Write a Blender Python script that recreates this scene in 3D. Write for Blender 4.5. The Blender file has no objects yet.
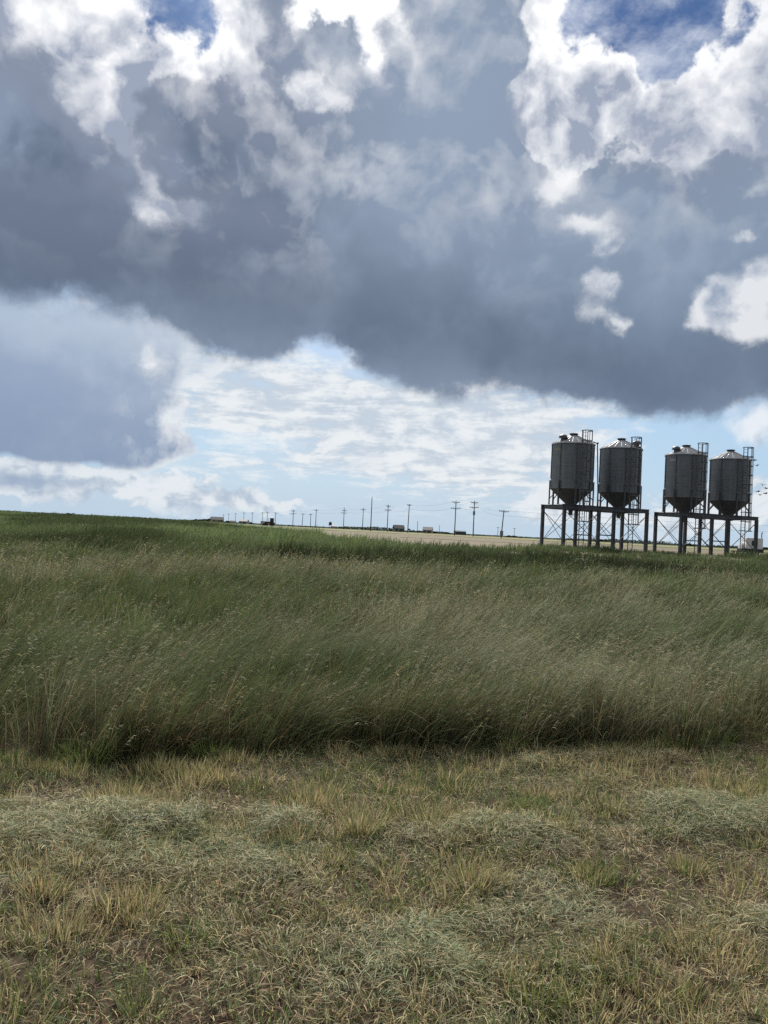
import bpy, bmesh, math, random
import numpy as np
from mathutils import Vector, Matrix, Euler

R = math.radians
# ------------------------------------------------------------------ camera
F_PX = 769.0
PITCH, ROLL = R(1.39), R(2.86)
EYE = Vector((0.0, 0.0, 1.6))
CAM_ROT = (Matrix.Rotation(R(90) + PITCH, 3, 'X') @ Matrix.Rotation(ROLL, 3, 'Z'))


def ray(px, py):
    """World direction seen at a pixel of the 768 x 1024 photograph."""
    return (CAM_ROT @ Vector(((px - 384) / F_PX, (512 - py) / F_PX, -1.0))).normalized()


def at(px, py, Y):
    d = ray(px, py)
    return EYE + d * (Y / d.y)


def azel(px, py):
    d = ray(px, py)
    return math.degrees(math.atan2(d.x, d.y)), math.degrees(math.asin(d.z))


def build_camera():
    cam = bpy.data.cameras.new('camera')
    cam.sensor_fit = 'VERTICAL'
    cam.sensor_height = 36.0
    cam.lens = 36.0 * F_PX / 1024.0
    cam.clip_start = 0.05
    cam.clip_end = 60000
    o = bpy.data.objects.new('camera', cam)
    o.matrix_world = Matrix.Translation(EYE) @ CAM_ROT.to_4x4()
    bpy.context.scene.collection.objects.link(o)
    bpy.context.scene.camera = o


# ------------------------------------------------------------------ sky
SUN_AZ, SUN_EL = R(-3.5), R(41)


class V:
    """A socket of the world's node tree with arithmetic."""
    nt = None

    def __init__(s, sock):
        s.s = sock

    @staticmethod
    def put(sock, v):
        if isinstance(v, V):
            V.nt.links.new(v.s, sock)
        else:
            sock.default_value = v

    @staticmethod
    def m(op, *a, clamp=False):
        n = V.nt.nodes.new('ShaderNodeMath')
        n.operation = op
        n.use_clamp = clamp
        for i, x in enumerate(a):
            V.put(n.inputs[i], x)
        return V(n.outputs[0])

    @staticmethod
    def vm(op, *a, scale=None):
        n = V.nt.nodes.new('ShaderNodeVectorMath')
        n.operation = op
        for i, x in enumerate(a):
            V.put(n.inputs[i], x)
        if scale is not None:
            V.put(n.inputs['Scale'], scale)
        return V(n.outputs['Value'] if op in ('LENGTH', 'DOT_PRODUCT', 'DISTANCE') else n.outputs['Vector'])

    def __add__(s, o): return V.m('ADD', s, o)
    __radd__ = __add__
    def __sub__(s, o): return V.m('SUBTRACT', s, o)
    def __rsub__(s, o): return V.m('SUBTRACT', o, s)
    def __mul__(s, o): return V.m('MULTIPLY', s, o)
    __rmul__ = __mul__
    def __truediv__(s, o): return V.m('DIVIDE', s, o)


def sat(x):
    n = V.nt.nodes.new('ShaderNodeClamp')
    V.put(n.inputs[0], x)
    return V(n.outputs[0])


def vmax(a, b): return V.m('MAXIMUM', a, b)
def vmin(a, b): return V.m('MINIMUM', a, b)


def sstep(x, a, b, lo=0.0, hi=1.0, smooth=True):
    n = V.nt.nodes.new('ShaderNodeMapRange')
    n.interpolation_type = 'SMOOTHSTEP' if smooth else 'LINEAR'
    n.clamp = False          # a smooth step needs no clamp
    V.put(n.inputs['Value'], x)
    n.inputs['From Min'].default_value = a
    n.inputs['From Max'].default_value = b
    n.inputs['To Min'].default_value = lo
    n.inputs['To Max'].default_value = hi
    return V(n.outputs['Result'])


def comb(x, y, z=0.0):
    n = V.nt.nodes.new('ShaderNodeCombineXYZ')
    for i, v in enumerate((x, y, z)):
        V.put(n.inputs[i], v)
    return V(n.outputs[0])


def noise(vec, scale, detail=4.0, rough=0.5, lac=2.0, dist=0.0, color=False):
    n = V.nt.nodes.new('ShaderNodeTexNoise')
    n.noise_dimensions = '3D'
    n.normalize = True
    V.put(n.inputs['Vector'], vec)
    n.inputs['Scale'].default_value = scale
    n.inputs['Detail'].default_value = detail
    n.inputs['Roughness'].default_value = rough
    n.inputs['Lacunarity'].default_value = lac
    n.inputs['Distortion'].default_value = dist
    if color:          # three independent channels, as a vector
        sc = V.nt.nodes.new('ShaderNodeSeparateColor')
        V.nt.links.new(n.outputs['Color'], sc.inputs[0])
        return comb(*(V(k) for k in sc.outputs))
    return V(n.outputs['Fac'])


def voro(vec, scale, detail=2.0, rough=0.5, smooth=0.6):
    n = V.nt.nodes.new('ShaderNodeTexVoronoi')
    n.voronoi_dimensions = '3D'
    n.feature = 'SMOOTH_F1' if smooth > 0 else 'F1'
    n.normalize = True
    V.put(n.inputs['Vector'], vec)
    n.inputs['Scale'].default_value = scale
    n.inputs['Detail'].default_value = detail
    n.inputs['Roughness'].default_value = rough
    if smooth > 0:
        n.inputs['Smoothness'].default_value = smooth
    return V(n.outputs['Distance'])


def fcurve(x, pts, lo, hi):
    """y(x) from points; x scaled from [lo, hi]; y given in 0..1."""
    n = V.nt.nodes.new('ShaderNodeFloatCurve')
    c = n.mapping.curves[0]
    pts = sorted(((p[0] - lo) / (hi - lo), p[1]) for p in pts)
    pts = [(min(max(a, 0), 1), b) for a, b in pts]
    c.points[0].location = pts[0]
    c.points[1].location = pts[-1]
    for p in pts[1:-1]:
        c.points.new(*p)
    for p in c.points:
        p.handle_type = 'AUTO'
    n.mapping.update()
    V.put(n.inputs['Value'], sat((x - lo) / (hi - lo)))
    return V(n.outputs[0])


def mixc(f, a, b):
    n = V.nt.nodes.new('ShaderNodeMix')
    n.data_type = 'RGBA'
    n.clamp_factor = True
    V.put(n.inputs['Factor'], f)
    for k, v in ((6, a), (7, b)):
        V.put(n.inputs[k], v if isinstance(v, V) else (*v, 1.0))
    return V(n.outputs[2])


def srgb(r, g, b):
    f = lambda c: ((c / 255 + .055) / 1.055) ** 2.4 if c > 10 else c / 255 / 12.92
    return (f(r), f(g), f(b))

BG = 0.1          # strength of the world background
EXPO = 0.72        # stops of exposure for the shaded ground


def build_sky():
    w = bpy.data.worlds.new('World')
    bpy.context.scene.world = w
    w.use_nodes = True
    w.cycles.sampling_method = 'MANUAL'
    w.cycles.sample_map_resolution = 256
    nt = V.nt = w.node_tree
    nt.nodes.clear()
    tc = nt.nodes.new('ShaderNodeTexCoord')
    D = V(tc.outputs['Generated'])
    sx = nt.nodes.new('ShaderNodeSeparateXYZ')
    V.put(sx.inputs[0], D)
    x, y, z = (V(sx.outputs[i]) for i in range(3))
    deg = 180 / math.pi
    az = V.m('ARCTAN2', x, y) * deg
    el = V.m('ARCSINE', z) * deg
    Q0 = comb(az, el)

    st = nt.nodes.new('ShaderNodeTexSky')
    st.sky_type = 'NISHITA'
    st.sun_disc = False
    st.sun_elevation = SUN_EL
    st.sun_rotation = SUN_AZ
    st.air_density = 1.0
    st.dust_density = 0.6
    sky = V.vm('SCALE', V(st.outputs[0]), scale=0.62)

    def col(*c):
        return tuple(v / BG / 2 ** EXPO for v in srgb(*c))

    # turbulence that pushes the outlines about: slow billows and fine curls
    wob = V.vm('SUBTRACT', noise(D, 7.0, 2.0, 0.5, color=True), (0.5, 0.5, 0.5))
    curl = V.vm('SUBTRACT', noise(D, 30.0, 4.0, 0.6, color=True), (0.5, 0.5, 0.5))
    Dw = V.vm('ADD', V.vm('ADD', D, V.vm('SCALE', wob, scale=0.06)), V.vm('SCALE', curl, scale=0.022))
    Q = V.vm('ADD', V.vm('ADD', Q0, V.vm('MULTIPLY', wob, (11.0, 9.0, 0.0))), V.vm('MULTIPLY', curl, (3.6, 3.2, 0)))
    Qs = V.vm('ADD', V.vm('ADD', Q0, V.vm('MULTIPLY', wob, (4.0, 3.0, 0.0))), V.vm('MULTIPLY', curl, (2.6, 2.4, 0)))
    K = F_PX * math.pi / 180      # pixels per degree

    def blob(*a):
        return a                         # laid down one after the other by total()

    def lay(q, px, py, rx, ry, p=1.0, rot=0.0):
        """1 in the middle of an ellipse of the sky, 0 at its rim."""
        a, e = azel(px, py)
        n = nt.nodes.new('ShaderNodeMapping')
        n.vector_type = 'TEXTURE'
        V.put(n.inputs['Vector'], q)
        n.inputs['Location'].default_value = (a, e, 0)
        n.inputs['Rotation'].default_value = (0, 0, R(rot))
        n.inputs['Scale'].default_value = (rx / K, ry / K, 1)
        l = V.vm('LENGTH', V(n.outputs[0]))
        return sstep(l, 0.0, 1.5, p, 0.0)

    last = [None]

    def total(xs):
        """Sum of blobs.  Each few wait for the ones before (by a term too small to matter): the
        shader machine keeps only so many values at a time."""
        t, q0, q = None, None, None
        for k, (qq, *rest) in enumerate(xs):
            if k % 5 == 0 or qq is not q0:
                q0 = q = qq
                if last[0] is not None:
                    q = V.vm('ADD', qq, V.vm('SCALE', qq, scale=last[0] * 1e-9))
            v = lay(q, *rest)
            t = v if t is None else t + v
            last[0] = t
        return t

    # ---------------- fine detail shared by all cumulus
    sund = Vector((math.sin(SUN_AZ) * math.cos(SUN_EL), math.cos(SUN_AZ) * math.cos(SUN_EL), math.sin(SUN_EL)))

    def heap(vec):
        a = 0.56 - voro(vec, 11.0, 2.0, 0.55, 0.0)
        return a * 1.5 + (noise(vec, 20.0, 5.0, 0.52) - 0.5) * 1.4

    fbm = (noise(Dw, 10.0, 7.0, 0.56) - 0.5) * 2.4
    puff = heap(Dw)
    relief = puff - heap(V.vm('ADD', Dw, tuple(sund * 0.016)))   # > 0 on flanks turned to the light

    def lobe(vec):
        return 0.5 - voro(vec, 6.5, 3.0, 0.45, 0.0)

    lob = lobe(Dw)
    lob_lit = lob - lobe(V.vm('ADD', Dw, tuple(sund * 0.035)))    # big rounded heads, lit from above

    # ---------------- high thin layer: rippled altocumulus seen in perspective
    zz = vmax(z, 0.0) + 0.13
    flat = comb(x / zz, y / zz * 1.0, 0.0)
    flatw = V.vm('ADD', flat, V.vm('SCALE', V.vm('SUBTRACT', noise(flat, 0.8, 4.0, color=True), (.5, .5, .5)), scale=0.7))
    rot = nt.nodes.new('ShaderNodeVectorRotate')
    rot.rotation_type = 'Z_AXIS'
    rot.inputs['Angle'].default_value = R(14)
    V.put(rot.inputs['Vector'], flatw)
    rip = noise(V.vm('MULTIPLY', V(rot.outputs[0]), (1.0, 1.25, 1.0)), 3.6, 8.0, 0.66)
    rip = rip * 0.55 + noise(V.vm('MULTIPLY', Dw, (1, 1, 1.8)), 24.0, 6.0, 0.6) * 0.45
    veil = noise(V.vm('MULTIPLY', flatw, (0.55, 1.0, 1.0)), 0.7, 3.0, 0.5)
    thin_zone = total([blob(Q0, 400, 420, 340, 90, 0.74), blob(Q0, 540, 455, 170, 75, 0.40),
                       blob(Q0, 250, 380, 160, 60, 0.25)])
    thin_zone = thin_zone - total([blob(Q0, 690, 455, 150, 70, 0.75), blob(Q0, 330, 490, 160, 17, 0.5), blob(Q0, 240, 440, 60, 14, 0.35),
                                   blob(Q0, 330, 350, 130, 26, 0.45)])
    a_thin = sat((rip - 0.50) * 4.2 + (veil - 0.5) * 1.6 + thin_zone * 1.7 - 0.05) * sstep(el, 0.3, 3.0)
    c_thin = mixc(sstep(rip, 0.42, 0.58), col(198, 209, 221), col(238, 241, 243))
    # the low air is pale
    base = mixc(sstep(el, 0.0, 24.0, 0.75, 0.1), sky, col(160, 197, 232))
    base = mixc(sstep(el, 0.0, 5.0, 0.9, 0.0), base, col(190, 211, 229))
    c = mixc(a_thin * 0.93, base, c_thin)

    # ---------------- far cumulus low over the horizon
    lowm = (noise(V.vm('MULTIPLY', Dw, (1, 1, 2.2)), 20.0, 6.0, 0.6) - 0.5) * 2.0
    lowmask = total([blob(Qs, 35, 484, 62, 20, 1.1), blob(Qs, 190, 497, 60, 20, 0.8), blob(Qs, 110, 474, 100, 14, 0.6),
                     blob(Qs, 120, 500, 200, 22, 0.5), blob(Qs, 270, 503, 60, 14, 0.6), blob(Qs, 640, 515, 200, 24, 0.6), blob(Qs, 745, 490, 60, 40, 0.5)])
    a_low = sstep(lowmask + lowm + puff * 0.4 - 0.52, 0.0, 0.30)
    c_low = mixc(sstep(relief * 1.6 + lowm * 0.8, -0.45, 0.15), col(180, 194, 211), col(232, 237, 241))
    core = total([blob(Qs, 30, 488, 46, 12, 1.0)])
    c_low = mixc(core * 0.9, c_low, col(150, 168, 194))
    c = mixc(a_low * sstep(el, 0.0, 1.5, 0.3, 0.9), c, c_low)

    # ---------------- the bank on the left
    def curve_el(pts):
        qq = [azel(*p) for p in pts]
        top = 45.0
        return fcurve(azw, [(a, e / top) for a, e in qq], -45, 45) * top

    sq = nt.nodes.new('ShaderNodeSeparateXYZ')
    V.put(sq.inputs[0], V.vm('ADD', Q0, V.vm('ADD', V.vm('MULTIPLY', wob, (5.0, 3.0, 0.0)), V.vm('MULTIPLY', curl, (2.6, 2.0, 0)))))
    azw, elw = V(sq.outputs[0]), V(sq.outputs[1])
    bank_base = sstep(el + fbm * 0.8, azel(60, 464)[1] - 0.3, azel(60, 440)[1])
    bank = total([blob(Q, 30, 390, 130, 95, 1.35), blob(Q, -60, 380, 150, 110, 1.2), blob(Q, 130, 425, 70, 45, 0.8),
                  blob(Q, 172, 445, 46, 30, 0.7), blob(Q, 110, 350, 60, 40, 0.5)])
    Tb = (bank - 0.50 + fbm * 0.45 + puff * 0.5) * bank_base
    a_bank = sstep(Tb, -0.05, 0.42) * sstep(el + fbm * 1.5, azel(60, 270)[1], azel(60, 345)[1], 0.35, 1.0)
    edge_r = sstep(az, azel(95, 400)[0], azel(170, 400)[0])
    lit_b = sat(edge_r * sstep(Tb, 0.9, 0.1) * 0.9 + relief * sstep(edge_r, 0.0, 0.6, 0.12, 1.6))
    c_bank = mixc(sstep(el + fbm, azel(60, 455)[1], azel(60, 300)[1]), col(138, 156, 184), col(160, 177, 201))
    c_bank = mixc(lit_b, c_bank, col(228, 233, 238))
    c = mixc(a_bank * 0.96, c, c_bank)

    gl = sat(total([blob(Q, 60, 310, 130, 34, 0.9, -10), blob(Q, 165, 350, 60, 40, 0.5)]) + fbm * 0.3)
    c = mixc(gl * 0.55, c, col(196, 208, 222))
    # ---------------- the great dark cloud
    low = curve_el([(-260, 300), (-120, 282), (0, 286), (60, 302), (140, 322), (195, 345), (250, 360), (288, 358), (312, 346),
                    (335, 350), (360, 370), (410, 390), (520, 398), (600, 412), (690, 415), (768, 402), (900, 380), (1100, 360)])
    s_low = elw - low
    s_base = (s_low + fbm * 0.8) * sstep(az, azel(60, 300)[0], azel(230, 300)[0], 0.5, 1.0)
    glow = V.vm('DOT_PRODUCT', D, tuple(sund))
    near_sun = sstep(glow, 0.86, 0.992)
    upper = sstep(el, azel(384, 330)[1], azel(384, 150)[1])
    # beyond the picture the layer gives way to unseen heaps added for light
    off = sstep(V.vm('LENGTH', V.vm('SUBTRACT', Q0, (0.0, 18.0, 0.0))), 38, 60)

    # open sky behind it
    blue = sat(total([blob(Q, 165, 5, 75, 55, 1.4), blob(Q, 650, 20, 150, 100, 1.6)]))
    hz = mixc(sstep(glow, 0.90, 0.985), c, tuple(v * 1.2 for v in col(250, 252, 255)))
    hz = mixc(blue * sstep(veil + rip + fbm * 0.25, 1.25, 0.85, 0.25, 1.0), hz, mixc(sstep(glow, 0.955, 0.995), col(80, 110, 160), col(140, 166, 208)))
    c = mixc(upper, c, hz)

    # pale back layer, sunlit through
    holes = total([blob(Q, 336, -5, 66, 88, 1.9), blob(Q, 168, -5, 62, 52, 1.5), blob(Q, 642, 12, 96, 58, 2.4), blob(Q, 75, 15, 80, 40, 0.7),
                   blob(Q, 668, 85, 50, 40, 0.8)])
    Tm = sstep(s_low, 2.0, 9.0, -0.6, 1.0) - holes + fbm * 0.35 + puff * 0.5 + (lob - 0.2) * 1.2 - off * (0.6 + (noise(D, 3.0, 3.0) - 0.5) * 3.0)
    a_mid = sstep(Tm, 0.0, 0.34)
    lit_m = sat(relief * 1.5 + lob_lit * 5.0 + fbm * 0.35 + sstep(Tm, 0.8, 0.0) * 0.7 + near_sun * 0.42 + 0.08)
    c_mid = mixc(lit_m, col(158, 168, 188), mixc(near_sun, col(236, 238, 242), tuple(v * 1.2 for v in col(253, 253, 253))))
    c = mixc(a_mid, c, c_mid)

    # dark front masses
    gaps = total([
        blob(Q, 334, -5, 84, 98, 1.8), blob(Q, 85, 5, 150, 78, 1.7), blob(Q, 112, 75, 50, 75, 1.1, 20), blob(Q, 60, 182, 60, 16, 0.6),
        blob(Q, 165, 0, 90, 60, 1.5), blob(Q, 250, 60, 20, 50, 0.5),
        blob(Q, 125, 162, 120, 30, 1.0, -24), blob(Q, 280, 100, 90, 34, 0.75), blob(Q, 230, 130, 60, 24, 0.45, -30),
        blob(Q, 655, 30, 150, 90, 2.4), blob(Q, 585, 70, 62, 75, 1.5), blob(Q, 520, 60, 50, 40, 0.9), blob(Q, 600, 110, 80, 40, 0.8),
        blob(Q, 735, 90, 90, 100, 1.5), blob(Q, 568, 172, 45, 24, 0.9, 30), blob(Q, 585, 224, 30, 13, 0.8), blob(Q, 680, 140, 60, 12, 0.4, -20),
        blob(Q, 598, 246, 20, 14, 0.7), blob(Q, 410, 60, 40, 60, 0.3), blob(Q, 390, 120, 20, 90, 0.25)])
    lumps = total([blob(Q, 40, 120, 90, 62, 1.0), blob(Q, 200, 95, 62, 50, 0.8), blob(Q, 262, 35, 46, 50, 0.9),
                   blob(Q, 338, 32, 34, 22, 2.0), blob(Q, 325, 70, 50, 26, 0.7), blob(Q, 460, 60, 90, 110, 0.6), blob(Q, 640, 180, 120, 60, 0.6)])
    Td = sstep(s_base, -1.2, 1.6, -0.12, 0.72) + sstep(s_low, 1.0, 10.0, 0.0, 0.3) + lumps - gaps + (fbm * 0.34 + puff * 0.5 + (lob - 0.2) * 1.4) * sstep(s_low, 0.0, 12.0, 0.30, 1.0)
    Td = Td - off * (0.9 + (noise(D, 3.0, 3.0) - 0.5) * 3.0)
    a_dark = sstep(Td, 0.0, 0.62) * sstep(Td, 0.0, 0.10, 0.6, 1.0)
    lit_d = sat(sstep(Td, 0.55, 0.05) * sstep(s_low, 4.0, 10.0) * 0.7 + (relief * 0.8 + lob_lit * 3.1) * upper * sstep(Td, 2.2, 0.3, 0.55, 1.4))
    shade_n = noise(Dw, 5.0, 5.0, 0.55) + (relief * 0.10 + lob_lit * 1.0) * sstep(s_low, 2.0, 9.0)
    dark = mixc(sstep(shade_n, 0.38, 0.62), col(104, 118, 140), col(137, 152, 174))
    dark = mixc(sstep(az, azel(420, 300)[0], azel(720, 300)[0], 0.0, 0.8) * sstep(s_low, 1, 8, 0.25, 1.0), dark, col(124, 146, 172))
    belly = sstep(V.m('ABSOLUTE', s_low - 4.0 + fbm), 5.5, 0.0) * sstep(az, azel(-50, 300)[0], azel(230, 300)[0], 0.4, 1.0)
    dark = mixc(belly * 0.6, dark, col(94, 107, 127))
    dark = mixc(upper * sstep(Td, 1.8, 0.6, 0.0, 0.75), dark, col(136, 146, 166))
    topc = total([blob(Q, 450, 70, 170, 210, 0.9), blob(Q, 690, 250, 170, 90, 0.5)])
    dark = mixc(topc, dark, col(146, 162, 184))
    rim = mixc(near_sun, col(214, 219, 227), col(250, 250, 252))
    c_dark = mixc(lit_d, dark, rim)
    c = mixc(a_dark, c, c_dark)

    # ---------------- small bright heaps in front
    small = total([blob(Qs, 152, 372, 26, 16, 0.75), blob(Qs, 176, 402, 20, 16, 0.65), blob(Qs, 192, 440, 24, 20, 0.85), blob(Qs, 140, 346, 16, 11, 0.6), blob(Qs, 165, 425, 16, 12, 0.5),
                   blob(Qs, 748, 306, 46, 30, 1.2), blob(Qs, 715, 312, 24, 22, 0.6), blob(Qs, 790, 300, 60, 40, 1.0), blob(Qs, 606, 278, 17, 16, 0.85), blob(Qs, 600, 302, 26, 24, 0.6), blob(Qs, 588, 320, 20, 16, 0.35),
                   blob(Qs, 627, 329, 18, 13, 0.8), blob(Qs, 752, 425, 24, 30, 0.9), blob(Qs, 738, 242, 16, 9, 0.9), blob(Qs, 562, 172, 30, 24, 0.9), blob(Qs, 585, 223, 26, 12, 0.85), blob(Qs, 597, 246, 20, 13, 0.8), blob(Qs, 545, 190, 26, 14, 0.5),
                   blob(Qs, 755, 190, 24, 18, 0.7)])
    Ts = small - 0.50 + puff * 0.5 + fbm * 0.25 + (lob - 0.2) * 0.6
    a_small = sstep(Ts, 0.0, 0.75)
    c_small = mixc(sat(relief * 2.0 + lob_lit * 2.6 + 0.66 + fbm * 0.4), col(152, 167, 190), col(242, 244, 247))
    c = mixc(a_small * 0.82, c, c_small)

    # round about and overhead: unseen broken heaps added to brighten the ground
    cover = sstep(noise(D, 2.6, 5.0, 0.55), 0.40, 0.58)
    fill_heap_c = mixc(sstep(y * 0.6 + z, 0.15, 0.75), col(150, 160, 176), tuple(v * 2.05 for v in col(247, 247, 246)))  # brightened overhead to light the ground, greyed low behind to darken the bins
    c = mixc(off, c, mixc(cover, sky, fill_heap_c))

    bg = nt.nodes.new('ShaderNodeBackground')
    V.put(bg.inputs['Color'], c)
    bg.inputs['Strength'].default_value = BG
    out = nt.nodes.new('ShaderNodeOutputWorld')
    nt.links.new(bg.outputs[0], out.inputs[0])

    sl = bpy.data.lights.new('sun', 'SUN')
    sl.energy = 5.0
    sl.angle = R(5)
    sl.color = (1.0, 0.95, 0.87)
    so = bpy.data.objects.new('sun', sl)
    so.rotation_euler = Vector((-sund.x, -sund.y, -sund.z)).to_track_quat('-Z', 'Y').to_euler()
    so.location = (0, 0, 60)
    bpy.context.scene.collection.objects.link(so)


def view_settings():
    vs = bpy.context.scene.view_settings
    vs.view_transform = 'Standard'
    vs.look = 'None'
    vs.exposure = EXPO
    vs.gamma = 1.0
    vs.use_curve_mapping = False
# ------------------------------------------------------------------ numbers
RNG = np.random.default_rng(11)


def smooth(x, a, b):
    t = np.clip((np.asarray(x, float) - a) / (b - a), 0, 1)
    return t * t * (3 - 2 * t)


_LAT = np.random.default_rng(5).random((256, 256))


def vnoise(x, y, s=1.0, seed=0):
    """Smooth value noise in 0..1."""
    x = np.asarray(x, float) * s + seed * 17.31 + 1000
    y = np.asarray(y, float) * s + seed * 9.77 + 1000
    xi, yi = np.floor(x).astype(int), np.floor(y).astype(int)
    fx, fy = x - xi, y - yi
    fx, fy = fx * fx * (3 - 2 * fx), fy * fy * (3 - 2 * fy)
    L = lambda a, b: _LAT[a & 255, b & 255]
    return ((L(xi, yi) * (1 - fx) + L(xi + 1, yi) * fx) * (1 - fy)
            + (L(xi, yi + 1) * (1 - fx) + L(xi + 1, yi + 1) * fx) * fy)


def fnoise(x, y, s=1.0, seed=0, oct=3):
    t, a, n = 0.0, 1.0, 0.0
    for k in range(oct):
        t = t + a * vnoise(x, y, s * 2 ** k, seed + k)
        n += a
        a *= 0.5
    return t / n


def edge_y(x):
    """Where the mown strip ends and the tall grass begins."""
    return 5.75 + 0.24 * np.clip(x, -8, 8) + 0.75 * (fnoise(x, 0, 1.1, 3, 4) - 0.5)


def gz(x, y):
    """Height of the ground."""
    x, y = np.asarray(x, float), np.asarray(y, float)
    z = 0.86 * smooth(y, 33, 62) + 0.40 * smooth(y, 62, 300) + 0.14 * smooth(y, 300, 3000)
    z = z + 0.42 * smooth(-x - 0.16 * y, -4, 10) * smooth(y, 45, 100) * (1 - smooth(y, 160, 420)) * (0.8 + 0.5 * fnoise(x, y, .03, 14, 3))
    near = 1 - smooth(np.hypot(x, y), 9, 16)
    z = z + near * 0.035 * (fnoise(x, y, 1.7, 21, 3) - 0.5) * 2
    z = z + (1 - near) * 0.06 * (fnoise(x, y, 0.25, 8, 2) - 0.5) * smooth(y, 8, 20)
    return z


def ground_at(px, py):
    d = ray(px, py)
    p, t = EYE.copy(), 1.0
    for k in range(4000):
        q = EYE + d * t
        if q.z < float(gz(q.x, q.y)):
            return q
        t *= 1.004
    return q


# ------------------------------------------------------------------ objects
def link(o):
    bpy.context.scene.collection.objects.link(o)
    return o


def tag(o, label=None, cat=None, group=None, kind=None):
    for k, v in (('label', label), ('category', cat), ('group', group), ('kind', kind)):
        if v:
            o[k] = v
    return o


def mesh_np(name, verts, loops, starts, mat, col=None, smooth_shade=False):
    me = bpy.data.meshes.new(name)
    me.vertices.add(len(verts))
    me.vertices.foreach_set('co', np.ascontiguousarray(verts, np.float32).ravel())
    me.loops.add(len(loops))
    me.loops.foreach_set('vertex_index', np.ascontiguousarray(loops, np.int32))
    me.polygons.add(len(starts))
    me.polygons.foreach_set('loop_start', np.ascontiguousarray(starts, np.int32))
    if smooth_shade:
        me.polygons.foreach_set('use_smooth', np.ones(len(starts), bool))
    if col is not None:
        a = me.attributes.new('tint', 'FLOAT_COLOR', 'POINT')
        c = np.ones((len(verts), 4), np.float32)
        c[:, :3] = col
        a.data.foreach_set('color', c.ravel())
    me.update(calc_edges=True)
    me.materials.append(mat)
    return link(bpy.data.objects.new(name, me))


def mat_new(name):
    m = bpy.data.materials.new(name)
    m.use_nodes = True
    nt = m.node_tree
    return m, nt, nt.nodes['Principled BSDF']


def grid_sheet(name, xs, ys, zf, mat, keep=None):
    X, Y = np.meshgrid(xs, ys)
    Z = zf(X, Y)
    v = np.stack([X.ravel(), Y.ravel(), Z.ravel()], 1)
    nx, ny = len(xs), len(ys)
    i = (np.arange(ny - 1)[:, None] * nx + np.arange(nx - 1)[None, :]).ravel()
    q = np.stack([i, i + 1, i + nx + 1, i + nx], 1)
    return mesh_np(name, v, q.ravel(), np.arange(len(q)) * 4, mat, smooth_shade=True)


def ramp(nt, fac, stops):
    n = nt.nodes.new('ShaderNodeValToRGB')
    nt.links.new(fac, n.inputs[0])
    e = n.color_ramp.elements
    e[0].position, e[0].color = stops[0][0], (*stops[0][1], 1)
    e[1].position, e[1].color = stops[-1][0], (*stops[-1][1], 1)
    for p, c in stops[1:-1]:
        k = e.new(p)
        k.color = (*c, 1)
    return n.outputs[0]


def tex(nt, kind, scale, detail=4, rough=0.55, vec=None, sc3=None):
    n = nt.nodes.new(kind)
    n.inputs['Scale'].default_value = scale
    if 'Detail' in n.inputs:
        n.inputs['Detail'].default_value = detail
    if 'Roughness' in n.inputs and kind == 'ShaderNodeTexNoise':
        n.inputs['Roughness'].default_value = rough
    if vec is None:
        g = nt.nodes.new('ShaderNodeNewGeometry')
        vec = g.outputs['Position']
    if sc3:
        mp = nt.nodes.new('ShaderNodeMapping')
        mp.inputs['Scale'].default_value = sc3
        nt.links.new(vec, mp.inputs[0])
        vec = mp.outputs[0]
    nt.links.new(vec, n.inputs['Vector'])
    return n.outputs[0]


def mix_rgb(nt, f, a, b, mode='MIX'):
    n = nt.nodes.new('ShaderNodeMix')
    n.data_type = 'RGBA'
    n.blend_type = mode
    for s, v in ((n.inputs[0], f), (n.inputs[6], a), (n.inputs[7], b)):
        if hasattr(v, 'links'):
            nt.links.new(v, s)
        elif isinstance(v, (int, float)):
            s.default_value = v
        else:
            s.default_value = (*v, 1)
    return n.outputs[2]


def soil_mat():
    m, nt, b = mat_new('soil_and_thatch')
    a = tex(nt, 'ShaderNodeTexNoise', 14, 6, 0.7)
    c1 = ramp(nt, a, [(0.3, (.016, .011, .007)), (0.5, (.042, .029, .019)), (0.72, (.10, .074, .045))])
    g = tex(nt, 'ShaderNodeTexNoise', 0.08, 5, 0.6)
    far = ramp(nt, g, [(0.35, (.050, .070, .026)), (0.65, (.085, .098, .040))])
    geo = nt.nodes.new('ShaderNodeNewGeometry')
    sp = nt.nodes.new('ShaderNodeSeparateXYZ')
    nt.links.new(geo.outputs['Position'], sp.inputs[0])
    mr = nt.nodes.new('ShaderNodeMapRange')
    mr.inputs[1].default_value, mr.inputs[2].default_value = 26, 40
    nt.links.new(sp.outputs[1], mr.inputs[0])
    nt.links.new(mix_rgb(nt, mr.outputs[0], c1, far), b.inputs['Base Color'])
    b.inputs['Roughness'].default_value = 0.95
    b.inputs['Specular IOR Level'].default_value = 0.1
    bp = nt.nodes.new('ShaderNodeBump')
    bp.inputs['Strength'].default_value = 0.6
    bp.inputs['Distance'].default_value = 0.02
    nt.links.new(a, bp.inputs['Height'])
    nt.links.new(bp.outputs[0], b.inputs['Normal'])
    return m


def field_mat(name, stops, scale=0.15, sc3=(1, 1, 1)):
    m, nt, b = mat_new(name)
    a = tex(nt, 'ShaderNodeTexNoise', scale, 6, 0.65, sc3=sc3)
    nt.links.new(ramp(nt, a, stops), b.inputs['Base Color'])
    b.inputs['Roughness'].default_value = 0.95
    b.inputs['Specular IOR Level'].default_value = 0.1
    return m


def steps(a, b, first, growth):
    out, s = [a], first
    while out[-1] < b:
        out.append(out[-1] + s)
        s *= growth
    return out


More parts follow.
